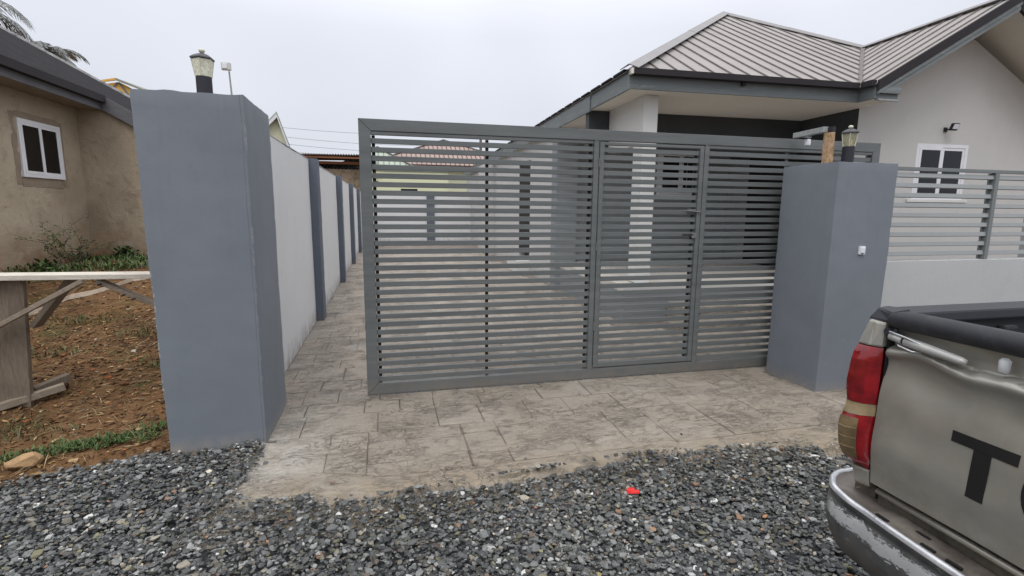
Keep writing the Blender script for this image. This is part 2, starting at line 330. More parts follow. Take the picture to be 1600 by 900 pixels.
# ------------------------------------------------------------------ geometry helpers
WL = {}
def link(o, parent=None, loc=(0, 0, 0)):
    col.objects.link(o); loc = Vector(loc)
    if parent is not None: o.parent = parent; o.location = loc - WL[parent.name]
    else: o.location = loc
    WL[o.name] = loc.copy(); return o
def tag(o, label=None, cat=None, group=None, kind=None):
    if label: o['label'] = label
    if cat: o['category'] = cat
    if group: o['group'] = group
    if kind: o['kind'] = kind
    return o
def thing(name, label, cat, loc, group=None):
    o = bpy.data.objects.new(name, None); o.empty_display_size = .1; link(o, None, loc); return tag(o, label, cat, group)
class MB:
    def __init__(s): s.v = []; s.f = []
    def quad(s, *p):
        n = len(s.v); s.v += [tuple(x) for x in p]; s.f.append(tuple(range(n, n+len(p)))); return s
    def hexa(s, b, t):     # bottom 4, top 4 (ccw seen from above)
        n = len(s.v); s.v += [tuple(x) for x in b] + [tuple(x) for x in t]
        s.f += [(n+3, n+2, n+1, n), (n+4, n+5, n+6, n+7)] + [(n+i, n+(i+1) % 4, n+4+(i+1) % 4, n+4+i) for i in range(4)]; return s
    def box(s, x0, x1, y0, y1, z0, z1, T=None):
        T = T or (lambda x, y, z: (x, y, z))
        q = [(x0, y0), (x1, y0), (x1, y1), (x0, y1)]
        return s.hexa([T(x, y, z0) for x, y in q], [T(x, y, z1) for x, y in q])
    def prism(s, bot, top):
        k = len(bot); n = len(s.v); s.v += [tuple(x) for x in bot] + [tuple(x) for x in top]
        s.f += [tuple(n+i for i in reversed(range(k))), tuple(n+k+i for i in range(k))]
        s.f += [(n+i, n+(i+1) % k, n+k+(i+1) % k, n+k+i) for i in range(k)]; return s
    def bar(s, p, q, w_, h_, up=(0, 0, 1)):
        p, q = Vector(p), Vector(q); d = (q-p).normalized(); a = d.cross(Vector(up)).normalized(); b = a.cross(d).normalized()
        f = lambda c: [c - a*w_/2 - b*h_/2, c + a*w_/2 - b*h_/2, c + a*w_/2 + b*h_/2, c - a*w_/2 + b*h_/2]
        return s.prism(f(p), f(q))
    def tube(s, pts, r, n=10, cap=True):
        pts = [Vector(p) for p in pts]; rs = r if isinstance(r, (list, tuple)) else [r]*len(pts); base = len(s.v)
        prev = None
        for i, p in enumerate(pts):
            d = ((pts[min(i+1, len(pts)-1)] - pts[max(i-1, 0)])).normalized()
            if prev is None:
                a = d.cross(Vector((0, 0, 1)))
                if a.length < .05: a = d.cross(Vector((1, 0, 0)))
            else: a = prev - d*prev.dot(d)
            a.normalize(); prev = a; b = d.cross(a)
            for k in range(n):
                t = 2*math.pi*k/n; s.v.append(tuple(p + (a*math.cos(t) + b*math.sin(t))*rs[i]))
        for i in range(len(pts)-1):
            for k in range(n):
                s.f.append((base+i*n+k, base+i*n+(k+1) % n, base+(i+1)*n+(k+1) % n, base+(i+1)*n+k))
        if cap: s.f.append(tuple(base+k for k in reversed(range(n)))); s.f.append(tuple(base+(len(pts)-1)*n+k for k in range(n)))
        return s
    def lathe(s, c, prof, n=16, rot=0.):
        base = len(s.v)
        for r, z in prof:
            for k in range(n):
                t = 2*math.pi*k/n + rot; s.v.append((c[0]+r*math.cos(t), c[1]+r*math.sin(t), c[2]+z))
        for i in range(len(prof)-1):
            for k in range(n): s.f.append((base+i*n+k, base+i*n+(k+1) % n, base+(i+1)*n+(k+1) % n, base+(i+1)*n+k))
        s.f.append(tuple(base+k for k in reversed(range(n)))); s.f.append(tuple(base+(len(prof)-1)*n+k for k in range(n))); return s
    def grid(s, fn, nu, nv):
        base = len(s.v)
        for j in range(nv+1):
            for i in range(nu+1): s.v.append(tuple(fn(i/nu, j/nv)))
        for j in range(nv):
            for i in range(nu):
                a = base+j*(nu+1)+i; s.f.append((a, a+1, a+nu+2, a+nu+1))
        return s
    def mesh(s, name, mat, bevel=0, smooth=False, org=None, weld=False, seg=2):
        v = np.array(s.v, float); org = Vector((v.min(0)+v.max(0))/2) if org is None else Vector(org)
        me = bpy.data.meshes.new(name); me.from_pydata([tuple(Vector(x)-org) for x in s.v], [], s.f)
        if bevel or weld:
            bm = bmesh.new(); bm.from_mesh(me)
            if weld: bmesh.ops.remove_doubles(bm, verts=bm.verts, dist=1e-5)
            if bevel:
                ed = [e for e in bm.edges if len(e.link_faces) == 2 and e.calc_face_angle(0) > .5]
                bmesh.ops.bevel(bm, geom=ed, offset=bevel, segments=seg, profile=.6, affect='EDGES', clamp_overlap=True)
            bmesh.ops.recalc_face_normals(bm, faces=bm.faces); bm.to_mesh(me); bm.free()
        me.materials.append(mat)
        if smooth: me.polygons.foreach_set('use_smooth', [True]*len(me.polygons))
        me.update(); return me, org
    def build(s, name, mat, parent=None, bevel=0, smooth=False, weld=False, org=None, seg=2):
        if isinstance(mat, str): mat = M_[mat]
        me, org = s.mesh(name, mat, bevel, smooth, org, weld, seg)
        o = bpy.data.objects.new(name, me); link(o, parent, org)
        if bevel and not smooth:
            pass
        return o
def inst(me, name, parent, loc):
    o = bpy.data.objects.new(name, me); return link(o, parent, loc)
def B(name, mat, parent, x0, x1, y0, y1, z0, z1, bevel=0, T=None, label=None):
    o = MB().box(x0, x1, y0, y1, z0, z1, T).build(name, mat, parent, bevel)
    if label: o['label'] = label
    return o
def nz3(x, y, z, s): return mnoise.noise(Vector((x*s, y*s, z*s)))
def rough_block(name, mat, parent, x0, x1, y0, y1, z0, z1, step=.05, amp=.004, T=None, rnd=.008):
    """a rendered masonry block: subdivided faces, rounded arrises, trowel unevenness"""
    bm = bmesh.new()
    nx, ny, nz_ = [max(2, min(60, int(round(d/step)))) for d in (x1-x0, y1-y0, z1-z0)]
    cx, cy_, cz = (x0+x1)/2, (y0+y1)/2, (z0+z1)/2; vs = {}
    def V_(i, j, k):
        if (i, j, k) not in vs:
            p = Vector((x0+(x1-x0)*i/nx, y0+(y1-y0)*j/ny, z0+(z1-z0)*k/nz_))
            d = Vector(((-1 if i == 0 else 1 if i == nx else 0), (-1 if j == 0 else 1 if j == ny else 0), (-1 if k == 0 else 1 if k == nz_ else 0)))
            cnt = sum(1 for q in d if q)
            a = amp*(nz3(p.x, p.y, p.z, 2.2) + .5*nz3(p.x+9, p.y, p.z, 8))
            if cnt > 1: a -= rnd*(.4+.6*abs(nz3(p.x, p.y+5, p.z, 11)))
            if rnd == 0 and cnt > 1: d = Vector((d.x, 0, 0)); a = amp*(nz3(p.x, p.y, p.z, 2.2) + .5*nz3(p.x+9, p.y, p.z, 8))
            p = p + d*a
            if T: p = Vector(T(*p))
            vs[(i, j, k)] = bm.verts.new(p)
        return vs[(i, j, k)]
    for i in range(nx):
        for j in range(ny):
            bm.faces.new((V_(i, j, 0), V_(i, j+1, 0), V_(i+1, j+1, 0), V_(i+1, j, 0))); bm.faces.new((V_(i, j, nz_), V_(i+1, j, nz_), V_(i+1, j+1, nz_), V_(i, j+1, nz_)))
    for i in range(nx):
        for k in range(nz_):
            bm.faces.new((V_(i, 0, k), V_(i+1, 0, k), V_(i+1, 0, k+1), V_(i, 0, k+1))); bm.faces.new((V_(i, ny, k), V_(i, ny, k+1), V_(i+1, ny, k+1), V_(i+1, ny, k)))
    for j in range(ny):
        for k in range(nz_):
            bm.faces.new((V_(0, j, k), V_(0, j, k+1), V_(0, j+1, k+1), V_(0, j+1, k))); bm.faces.new((V_(nx, j, k), V_(nx, j+1, k), V_(nx, j+1, k+1), V_(nx, j, k+1)))
    bmesh.ops.recalc_face_normals(bm, faces=bm.faces)
    org = Vector((cx, cy_, z0)) if not T else Vector(T(cx, cy_, z0))
    for v in bm.verts: v.co -= org
    me = bpy.data.meshes.new(name); bm.to_mesh(me); bm.free(); me.materials.append(M_[mat] if isinstance(mat, str) else mat)
    try: me.set_sharp_from_angle(angle=R(38))
    except Exception: pass
    me.polygons.foreach_set('use_smooth', [True]*len(me.polygons))
    o = bpy.data.objects.new(name, me); return link(o, parent, org)

def clip(poly, nx_, ny_, c):   # keep points with nx*x+ny*y <= c
    o_ = []
    for i in range(len(poly)):
        a, b = poly[i], poly[(i+1) % len(poly)]; da = nx_*a[0]+ny_*a[1]-c; db = nx_*b[0]+ny_*b[1]-c
        if da <= 0: o_.append(a)
        if da*db < 0: t = da/(da-db); o_.append((a[0]+(b[0]-a[0])*t, a[1]+(b[1]-a[1])*t))
    return o_
def clip_convex(poly, cv):
    for i in range(len(cv)):
        a, b = cv[i], cv[(i+1) % len(cv)]; nx_, ny_ = b[1]-a[1], a[0]-b[0]
        poly = clip(poly, nx_, ny_, nx_*a[0]+ny_*a[1])
        if len(poly) < 3: return []
    return poly

# ================================================================== SETTING
# -- ground sheet to the horizon, with the plot on the left rising away from the road
def hgt(x, y):
    s_ = min(1, max(0, (y-3.3)/5.2)); s_ = s_*s_*(3-2*s_)
    g = .62*s_*(1 if x < -1.05 else 0)
    return g
def soil():
    m = MB(); nx_, ny_ = 150, 150
    xs = [-1.06 - 13*(i/nx_)**1.6 for i in range(nx_+1)]; ys = [2.5 + 27*(j/ny_)**1.7 for j in range(ny_+1)]
    base = 0
    for y in ys:
        for x in xs:
            z = hgt(x, y) - .02 + .03*nz3(x, y, 0, 1.3) + .016*nz3(x, y, 3, 5) + .010*nz3(x, y, 7, 14)
            dd = y - (3.49 + .42*min(0, x+1.54)); z -= .10*min(1, max(0, -dd/.12))
            m.v.append((x, y, z))
    for j in range(ny_):
        for i in range(nx_):
            a = j*(nx_+1)+i; m.f.append((a, a+nx_+1, a+nx_+2, a+1))
    o = m.build('dirt_ground', 'soil', None, smooth=True); tag(o, kind='structure', label='bare red brown earth with leaf litter on the neighbouring plot')
soil()
g = MB().quad((-400, -300, -.12), (400, -300, -.12), (400, 500, -.12), (-400, 500, -.12)).build('ground', 'soil'); tag(g, kind='structure')
g = MB().quad((-9, -7, -.062), (11, -7, -.062), (11, 3.6, -.062), (-9, 3.6, -.062)).build('gravel_road', 'gravel_bed'); tag(g, kind='structure')

# -- apron and driveway
AP = [(-.87, 2.72), (-.66, 2.62), (-.05, 2.55), (.65, 2.62), (1.45, 2.68), (2.4, 2.60), (4.35, 2.52), (4.35, 3.42), (-.86, 3.42), (-.83, 3.20), (-.82, 3.0)]
APa = np.array(AP)
def sdist(X, Y):     # signed distance to the apron outline, negative inside
    d = np.full(X.shape, 1e9); inside = np.zeros(X.shape, bool); n = len(APa)
    for i in range(n):
        a, b = APa[i], APa[(i+1) % n]; e = b-a; t = np.clip(((X-a[0])*e[0]+(Y-a[1])*e[1])/(e@e), 0, 1)
        d = np.minimum(d, np.hypot(X-a[0]-t*e[0], Y-a[1]-t*e[1]))
        c = (a[1] > Y) != (b[1] > Y)
        with np.errstate(divide='ignore', invalid='ignore'): xi = (b[0]-a[0])*(Y-a[1])/(b[1]-a[1])+a[0]
        inside ^= c & (X < xi)
    return np.where(inside, -d, d)
drive = MB().quad((-.95, 3.40, -.012), (9, 3.40, -.012), (9, 23.0, -.012), (-.95, 23.0, -.012)).build('driveway', 'stamped_joint')
tag(drive, kind='structure', label='stamped concrete yard paving inside the gate')
def apron():
    m = MB(); x0, x1, y0, y1 = -1.0, 4.5, 2.38, 3.40; nx_, ny_ = 275, 51
    X, Y = np.meshgrid(np.linspace(x0, x1, nx_+1), np.linspace(y0, y1, ny_+1)); D = sdist(X, Y)
    for j in range(ny_+1):
        for i in range(nx_+1):
            x, y = X[j, i], Y[j, i]; d = D[j, i] + .03*nz3(x, y, 0, 6) + .05*nz3(x, y, 2, 2)
            t = min(1, max(0, (d+.035)/.06)); lump = math.exp(-((x+.75)/.22)**2)
            z = -.007 - .055*t*t + .010*lump*nz3(x, y, 1, 9)*(1-t) + .014*lump*(1-t) + .002*nz3(x, y, 4, 22)
            m.v.append((x, y, z))
    for j in range(ny_):
        for i in range(nx_):
            a = j*(nx_+1)+i; m.f.append((a, a+1, a+nx_+2, a+nx_+1))
    o = m.build('apron', 'stamped', None, smooth=True); tag(o, kind='structure', label='tan stamped concrete apron between gate and gravel road'); return o
apr = apron()
def slabs():
    jb = MB().prism([(x, y, -.02) for x, y in [(-.47, 2.925), (-.05, 2.785), (4.24, 2.845), (4.24, 3.399), (-.74, 3.399), (-.74, 3.285)]], [(x, y, -.0046) for x, y in [(-.47, 2.925), (-.05, 2.785), (4.24, 2.845), (4.24, 3.399), (-.74, 3.399), (-.74, 3.285)]]).build('joint_bed', 'stamped_joint', apr)
    cells = []; y = 2.50; row = 0
    APc = [(-.48, 2.92), (-.05, 2.78), (4.25, 2.84), (4.25, 3.395), (-.74, 3.395), (-.74, 3.28)]
    xx = -.74
    while xx < 4.3:
        wd = random.choice((.24, .30, .34, .38, .44)); yy = 3.398; lean = random.uniform(-.012, .012)
        first = random.choice((.16, .26, .38))
        while yy > 2.6:
            ln = first if first else random.choice((.30, .42, .5)); first = None
            q = clip_convex([(xx+lean, yy-ln), (xx+wd+lean, yy-ln), (xx+wd, yy), (xx, yy)], APc); yy -= ln
            if len(q) >= 3:
                ar_ = abs(sum(q[i][0]*q[(i+1) % len(q)][1]-q[(i+1) % len(q)][0]*q[i][1] for i in range(len(q))))/2
                if ar_ > .008: cells.append((q, sum(p[0] for p in q)/len(q), sum(p[1] for p in q)/len(q)))
        xx += wd
    y = 3.40
    while y < 19:
        dpt = random.choice((.24, .30, .30, .38, .44)) if y > 3.40 else random.choice((.26, .34)); yy = min(y+dpt, 3.405) if y < 3.40 else y+dpt
        x = -.945 + random.uniform(-.25, 0)
        while x < 6.4:
            wd = random.choice((.26, .32, .36, .42, .5)); q = [(x, y), (x+wd, y), (x+wd, yy), (x, yy)]
            x += wd
            if y < 3.40: q = clip_convex(q, APc)
            else: q = clip_convex(q, [(-.945, 3.40), (6.2, 3.40), (6.2, 19), (-.945, 19)])
            if len(q) < 3: continue
            cx = sum(p[0] for p in q)/len(q); cy_ = sum(p[1] for p in q)/len(q)
            if cy_ > 5.75 and cx > 3.0: continue
            if cy_ > 3.4 and cy_ < 4.0 and cx > 3.45: continue
            area = abs(sum(q[i][0]*q[(i+1) % len(q)][1]-q[(i+1) % len(q)][0]*q[i][1] for i in range(len(q))))/2
            if area < .008: continue
            cells.append((q, cx, cy_))
        y = yy
    cells.sort(key=lambda c: c[1]**2*.6 + c[2]**2)
    far = MB()
    def slab(m, q, cx, cy_, i):
        z1 = random.uniform(-.0035, .0015) + (.0018 if cy_ < 3.4 else 0); k = len(q)
        def ins(dd, z, jit=0):
            r_ = []
            for (px, py) in q:
                dx, dy = px-cx, py-cy_; L = math.hypot(dx, dy)
                r_.append((cx+dx*(1-dd/L*1.3)+random.uniform(-jit, jit), cy_+dy*(1-dd/L*1.3)+random.uniform(-jit, jit), z))
            return r_
        lo = ins(.003, -.03); mid = ins(.003, z1-.004, .0015); top = ins(.012, z1, .002)
        n = len(m.v); m.v += lo+mid+top
        for a in (0, k):
            m.f += [(n+a+j, n+a+(j+1) % k, n+a+k+(j+1) % k, n+a+k+j) for j in range(k)]
        m.f.append(tuple(n+2*k+j for j in range(k)))
    nmax = {'apron': 0, 'driveway': 0}
    for i, (q, cx, cy_) in enumerate(cells):
        par = apr if cy_ < 3.40 else drive
        if nmax[par.name] < 280:
            nmax[par.name] += 1; m = MB(); slab(m, q, cx, cy_, i); m.build('paving_slab', 'stamped', par)
        else: slab(far, q, cx, cy_, i)
    if far.v: o = far.build('far_paving_slabs', 'stamped', drive); o['kind'] = 'stuff'
slabs()

# -- crushed stone: every stone a small faceted lump, one object
def lumps(name, mat, pts, sizes, tints, flat=.55, parent=None, label=None, kinds=8, tilt=.5):
    base = []
    for k in range(kinds):
        bm = bmesh.new(); bmesh.ops.create_icosphere(bm, subdivisions=1, radius=.5)
        rs = np.random.default_rng(k+3); v = np.array([x.co[:] for x in bm.verts])
        v *= (1+rs.uniform(-.28, .28, (len(v), 1))); v[:, 0] *= rs.uniform(1.1, 1.95); v[:, 2] *= flat*rs.uniform(.7, 1.2)
        for _ in range(3):   # chop flats
            n = rs.normal(size=3); n /= np.linalg.norm(n); d = v@n; lim = .26+rs.random()*.08; m_ = d > lim; v[m_] -= np.outer(d[m_]-lim, n)
        f = np.array([[x.index for x in ff.verts] for ff in bm.faces]); bm.free(); base.append((v, f))
    N = len(pts); nv, nf = len(base[0][0]), len(base[0][1])
    V = np.empty((N, nv, 3)); F = np.empty((N, nf, 3), int); kk = RNG.integers(0, kinds, N)
    az = RNG.uniform(0, 2*np.pi, N); tx = RNG.normal(0, tilt, N); ty = RNG.normal(0, tilt, N)
    for i in range(N):
        v, f = base[kk[i]]; ca, sa = math.cos(az[i]), math.sin(az[i]); cx, sx = math.cos(tx[i]), math.sin(tx[i])
        v = v*sizes[i]; y = v[:, 1]*cx - v[:, 2]*sx; z = v[:, 1]*sx + v[:, 2]*cx
        V[i, :, 0] = v[:, 0]*ca - y*sa + pts[i, 0]; V[i, :, 1] = v[:, 0]*sa + y*ca + pts[i, 1]; V[i, :, 2] = z + pts[i, 2]
        F[i] = f + i*nv
    me = bpy.data.meshes.new(name); me.vertices.add(N*nv); me.vertices.foreach_set('co', V.ravel())
    me.loops.add(N*nf*3); me.loops.foreach_set('vertex_index', F.ravel()); me.polygons.add(N*nf)
    me.polygons.foreach_set('loop_start', np.arange(N*nf)*3); me.polygons.foreach_set('loop_total', np.full(N*nf, 3)); me.update(calc_edges=True)
    ca = me.color_attributes.new('tint', 'FLOAT_COLOR', 'POINT'); c4 = np.ones((N, nv, 4)); c4[:, :, :3] = tints[:, None, :]; ca.data.foreach_set('color', c4.ravel())
    me.polygons.foreach_set('use_smooth', [False]*len(me.polygons))
    me.materials.append(M_[mat]); o = bpy.data.objects.new(name, me); link(o, parent); o['kind'] = 'stuff'
    if label: o['label'] = label
    return o
def pick(N, pal):
    pr = np.array([p[0] for p in pal]); idx = RNG.choice(len(pal), N, p=pr/pr.sum()); c = np.array([p[1] for p in pal])[idx]
    return c*RNG.uniform(.65, 1.35, (N, 1))
SLATE = [(28, (.066, .069, .068)), (30, (.105, .109, .107)), (23, (.155, .16, .157)), (12, (.235, .238, .232)), (4.5, (.34, .34, .33)), (1.2, (.60, .60, .58)), (2, (.20, .19, .115)), (.6, (.32, .19, .12)), (3, (.13, .105, .085))]
def gravel():
    def edge_y(x): return np.where(x < -1.54, 3.52 + .42*(x+1.54), 3.52)
    def sample(n, x0, x1, y0, y1):
        P = np.column_stack([RNG.uniform(x0, x1, n), RNG.uniform(y0, y1, n)])
        wob = .05*np.sin(P[:, 0]*5.1)+.04*np.sin(P[:, 0]*13+1)+RNG.normal(0, .035, n)
        ok = P[:, 1] < edge_y(P[:, 0]) + wob
        d = sdist(P[:, 0], P[:, 1]) + .018*np.sin(P[:, 0]*9+.6) + .008*np.sin(P[:, 0]*23) + RNG.normal(0, .008, n); ok &= (d > np.where(P[:, 0] < -.6, -.05, -.015)) | ((d > -.06) & (RNG.random(n) < .012)) | ((d > -.3) & (RNG.random(n) < .0006))
        ok &= ~((P[:, 0] > -.80) & (P[:, 0] < 4.3) & (P[:, 1] > 3.30))
        ok &= ~((P[:, 0] > 4.05) & (P[:, 1] > 3.55)); ok &= ~((P[:, 0] > -1.36) & (P[:, 1] > 3.36))
        return P[ok]
    A = sample(66000, -2.9, 2.7, .9, 3.7); Bq = sample(16000, -6, 6.5, -2.5, 3.7)
    Bq = Bq[(Bq[:, 0] < -2.9) | (Bq[:, 0] > 2.7) | (Bq[:, 1] < .9)]
    P2 = np.vstack([A, Bq]); n = len(P2)
    und = .012*np.sin(P2[:, 0]*2.3+P2[:, 1]*1.1)+.010*np.sin(P2[:, 1]*5.2-P2[:, 0]*3.1)
    z = -.052 + und + RNG.uniform(0, .026, n); d = sdist(P2[:, 0], P2[:, 1]); z = np.where(d < 0, .004, z)
    z += np.where((d > -.02) & (d < .16), .030*(1-np.abs(d-.04)/.14).clip(0, 1), 0)
    z += np.where((P2[:, 1] < 3.35) & (P2[:, 0] < -.8), .018, 0)
    s_ = RNG.lognormal(math.log(.0188), .38, n).clip(.007, .045); s_[len(A):] *= 1.3
    lumps('gravel', 'stone', np.column_stack([P2, z]), s_, pick(n, SLATE)*(1+.16*np.sin(P2[:, 0]*1.9+1.3*np.sin(P2[:, 1]*2.1))*np.sin(P2[:, 1]*3.3+P2[:, 0]))[:, None]*np.where(RNG.random(n)[:, None] < .12, np.array([[1.25, 1.12, .92]]), 1.), .42, tilt=.36, label='loose dark grey crushed stone covering the road')
gravel()

# ================================================================== GATE PILLARS, LAMPS
lp = rough_block('gate_pillar', 'pillar', None, -1.354, -.786, 3.357, 4.046, -.09, 2.14, .045, .004,
                 T=lambda x, y, z: (x + (.013 if x < -1.07 else 0)*(1-z/1.07), y, z + (.003*math.sin(x*9)+.002*math.sin(x*31) if z > 2.1 else 0)))
tag(lp, 'tall blue grey rendered gate pillar beside the bare earth plot', 'pillar', 'gate pillars')
rp = rough_block('gate_pillar', 'pillar', None, 3.451, 4.043, 3.375, 3.962, -.09, 1.892, .045, .004)
tag(rp, 'shorter blue grey gate pillar with the doorbell switch, beside the pickup', 'pillar', 'gate pillars')
M_['lamp_cap'] = paint('grey_black_lamp_cap', (.06, .06, .065), .5, .2, 20)
def lantern(x, y, z, label, s=1., lean=0., frost=True):
    t = thing('pillar_lamp', label, 'lamp', (x, y, z), 'lanterns on the gate pillars'); hb = .158*s; hg = .125*s
    MB().lathe((x, y, z-.004), [(.060*s, 0), (.060*s, .008), (.053*s, .010), (.053*s, hb+.004)], 24).build('base', 'black_plastic', t, smooth=False)
    rot = R(30)+lean; z1 = z+hb; n = 6
    f = lambda a, r, zz: (x+r*math.cos(a), y+r*math.sin(a), zz)
    for k in range(n):
        a0, a1 = rot+2*math.pi*k/n, rot+2*math.pi*(k+1)/n; r0, r1 = .054*s, .074*s
        MB().prism([f(a0, r0, z1), f(a1, r0, z1), f(a1, r1, z1+hg), f(a0, r1, z1+hg)], [f(a0, r0-.004, z1), f(a1, r0-.004, z1), f(a1, r1-.004, z1+hg), f(a0, r1-.004, z1+hg)]).build('pane', 'lamp_glass' if frost else 'lamp_glass_clear', t)
        MB().bar(f(a0, r0+.0005, z1), f(a0, r1+.0005, z1+hg), .005, .005).build('glazing_bar', 'brass', t)
    if frost: MB().lathe((x, y, z1+hg-.034*s), [(.067*s, 0), (.070*s, .032*s)], n, rot).build('collar', 'lamp_cap', t)
    MB().lathe((x, y, z1+.001), [(.03*s, 0), (.034*s, .01), (.034*s, .05*s), (.026*s, .062*s), (.008, .068*s)], 14).build('bulb', 'bulb', t, smooth=True)
    MB().lathe((x, y, z1+hg-.003), [(.078*s, -.002), (.083*s, .003), (.081*s, .009), (.06*s, .026*s), (.03*s, .040*s), (.014*s, .045*s)], n, rot).build('cap', 'lamp_cap', t)
    MB().lathe((x, y, z1+hg+.038*s), [(.010*s, 0), (.014*s, .006), (.020*s, .011), (.022*s, .019), (.014*s, .027), (.005, .029)], 12).build('finial', 'brass', t, smooth=True)
lantern(-1.055, 3.6, 2.142, 'black based lantern with cream glass on top of the taller left gate pillar', .82)
lantern(3.72, 3.56, 1.892, 'black based lantern with clear faceted glass on the shorter pillar beside a rusty post', .87, .25, False)

sw = thing('doorbell_switch', 'white square doorbell switch on the front of the shorter gate pillar', 'switch', (3.756, 3.37, 1.19))
B('plate', 'white_plastic', sw, 3.727, 3.785, 3.357, 3.374, 1.157, 1.223, .003)
B('rocker', 'white_plastic', sw, 3.737, 3.775, 3.350, 3.3565, 1.170, 1.213, .002)
B('led_slot', 'black_plastic', sw, 3.744, 3.768, 3.3555, 3.3566, 1.162, 1.166)

gp = thing('guide_post', 'rusty brown square steel post standing on the shorter pillar, behind the lantern', 'post', (3.575, 3.62, 1.89))
MB().prism([(3.548, 3.59, 1.885), (3.608, 3.59, 1.885), (3.608, 3.65, 1.885), (3.548, 3.65, 1.885)], [(3.545, 3.59, 2.142), (3.603, 3.59, 2.148), (3.603, 3.65, 2.148), (3.545, 3.65, 2.142)]).build('post', 'rust', gp, .004)
MB().bar((3.57, 3.655, 2.175), (3.60, 4.02, 2.172), .05, .045).build('arm', 'galv', gp, .003)
B('end_cap', 'black_plastic', gp, 3.585, 3.612, 3.60, 3.652, 2.152, 2.192)
rl = thing('guide_roller', 'white nylon gate roller hanging under the grey steel arm', 'roller', (3.72, 3.98, 2.11))
MB().lathe((3.72, 4.0, 2.09), [(.022, 0), (.025, .004), (.025, .05), (.022, .054)], 16).build('roller', 'white_plastic', rl, smooth=False)
MB().tube([(3.72, 4.0, 2.142), (3.72, 4.0, 2.158)], .006, 8).build('axle', 'galv', rl)
B('hanger', 'galv', rl, 3.62, 3.735, 3.975, 4.015, 2.158, 2.163)

# ================================================================== SLIDING GATE
GY = 4.08; FY0, FY1 = GY-.0, GY+.05
gate = thing('sliding_gate', 'wide grey steel sliding gate of thin horizontal slats with a wicket door', 'gate', (2.2, GY, 0))
def fr(name, x0, x1, z0, z1, y0=GY, y1=GY+.05, par=gate, bv=.0025, mat='gate'): return B(name, mat, par, x0, x1, y0, y1, z0, z1, bv)
# outer frame (mitred corners)
def mitre(name, pts):
    MB().prism([(x, GY+.05, z) for x, z in pts], [(x, GY, z) for x, z in pts]).build(name, 'gate', gate, .0025)
mitre('top_rail', [(-.189, 2.154), (-.101, 2.068), (4.552, 2.068), (4.640, 2.154)])
mitre('end_stile', [(-.189, .012), (-.102, .100), (-.102, 2.066), (-.189, 2.1515)])
mitre('end_stile', [(4.640, .012), (4.640, 2.1515), (4.553, 2.066), (4.553, .100)])
mitre('bottom_rail', [(-.188, .010), (4.639, .010), (4.552, .098), (-.101, .098)])
fr('inner_top_rail', -.101, 1.690, 2.040, 2.0655, GY+.006, GY+.046)
fr('inner_top_rail', 2.778, 4.552, 2.040, 2.0655, GY+.006, GY+.046)
P0, P1, P2x, P3 = 1.690, 1.735, 2.732, 2.777
fr('post', P0, P1, .0985, 2.0665, GY+.001, GY+.049); fr('post', P2x, P3, .0985, 2.0665, GY+.001, GY+.049)
pitch = .0643; zt = 2.028
def slats(x0, x1, par, ks, z_off=0):
    src = None
    for k in ks:
        z = zt - pitch*(k+.5) + z_off
        if src is None:
            m = MB().box(x0, x1, GY+.012, GY+.030, z-.0197, z+.0197); o = m.build('slat', 'gate', par, .0022, seg=1); src = o.data; w0 = WL[o.name]
        else: o = inst(src, 'slat', par, (w0.x + random.uniform(-.0015, .0015), w0.y + random.uniform(-.0015, .0015), z))
        o.rotation_euler = (random.gauss(0, .02), random.gauss(0, .0006), 0)
slats(-.101, P0, gate, range(30)); slats(P3, 4.552, gate, range(30))
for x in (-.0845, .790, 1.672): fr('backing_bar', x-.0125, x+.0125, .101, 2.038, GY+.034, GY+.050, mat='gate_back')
for x in (2.792, 3.62, 4.536): fr('backing_bar', x-.0125, x+.0125, .101, 2.038, GY+.034, GY+.050, mat='gate')
wk = B('wicket_door', 'gate', gate, 1.742, 1.782, GY-.002, GY+.046, .112, 2.058, .0025); wk['label'] = 'narrow walk-through door framed in the sliding gate'
def wf(name, x0, x1, z0, z1, y0=GY-.002, y1=GY+.046, mat='gate', bv=.0025): return B(name, mat, wk, x0, x1, y0, y1, z0, z1, bv)
wf('stile', 2.686, 2.724, .112, 2.058); wf('rail', 1.7825, 2.6855, .112, .150, GY-.001); wf('rail', 1.7825, 2.6855, 2.034, 2.057, GY-.001)
slats(1.7825, 2.6855, wk, range(0, 29))
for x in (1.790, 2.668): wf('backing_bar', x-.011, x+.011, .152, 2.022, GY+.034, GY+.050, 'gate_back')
M_['dull_steel'] = paint('dull_gate_hardware', (.17, .175, .17), .55, .3, 30)
B('lock', 'dull_steel', wk, 2.645, 2.690, GY-.012, GY-.0025, 1.255, 1.300, .002)
MB().tube([(2.56, GY-.004, 1.285), (2.66, GY-.008, 1.285)], .007, 8).build('bolt', 'gutter', wk)
MB().tube([(2.55, GY-.012, 1.50), (2.70, GY-.014, 1.488), (2.715, GY-.02, 1.49)], [.005, .006, .006], 8).build('bolt', 'dull_steel', wk)
B('bolt_plate', 'gate', wk, 2.60, 2.675, GY-.004, GY+.011, 1.478, 1.512, .002)
for (x, z) in ((P0, .0985), (P1, .0985), (P2x, .0985), (P3, .0985), (P0, 2.066), (P1, 2.066), (P2x, 2.066), (P3, 2.066)):
    MB().tube([(x-.004, GY-.001, z), (x, GY-.003, z+.002), (x+.006, GY-.001, z)], [.003, .0045, .003], 6).build('weld_bead', 'gate', gate, smooth=True)
for z in (.45, 1.15, 1.85): MB().tube([(1.738, GY-.006, z), (1.738, GY-.006, z+.07)], .007, 8).build('hinge', 'gate', wk)
B('track', 'galv', drive, -.185, 4.9, GY+.01, GY+.04, -.010, .006)

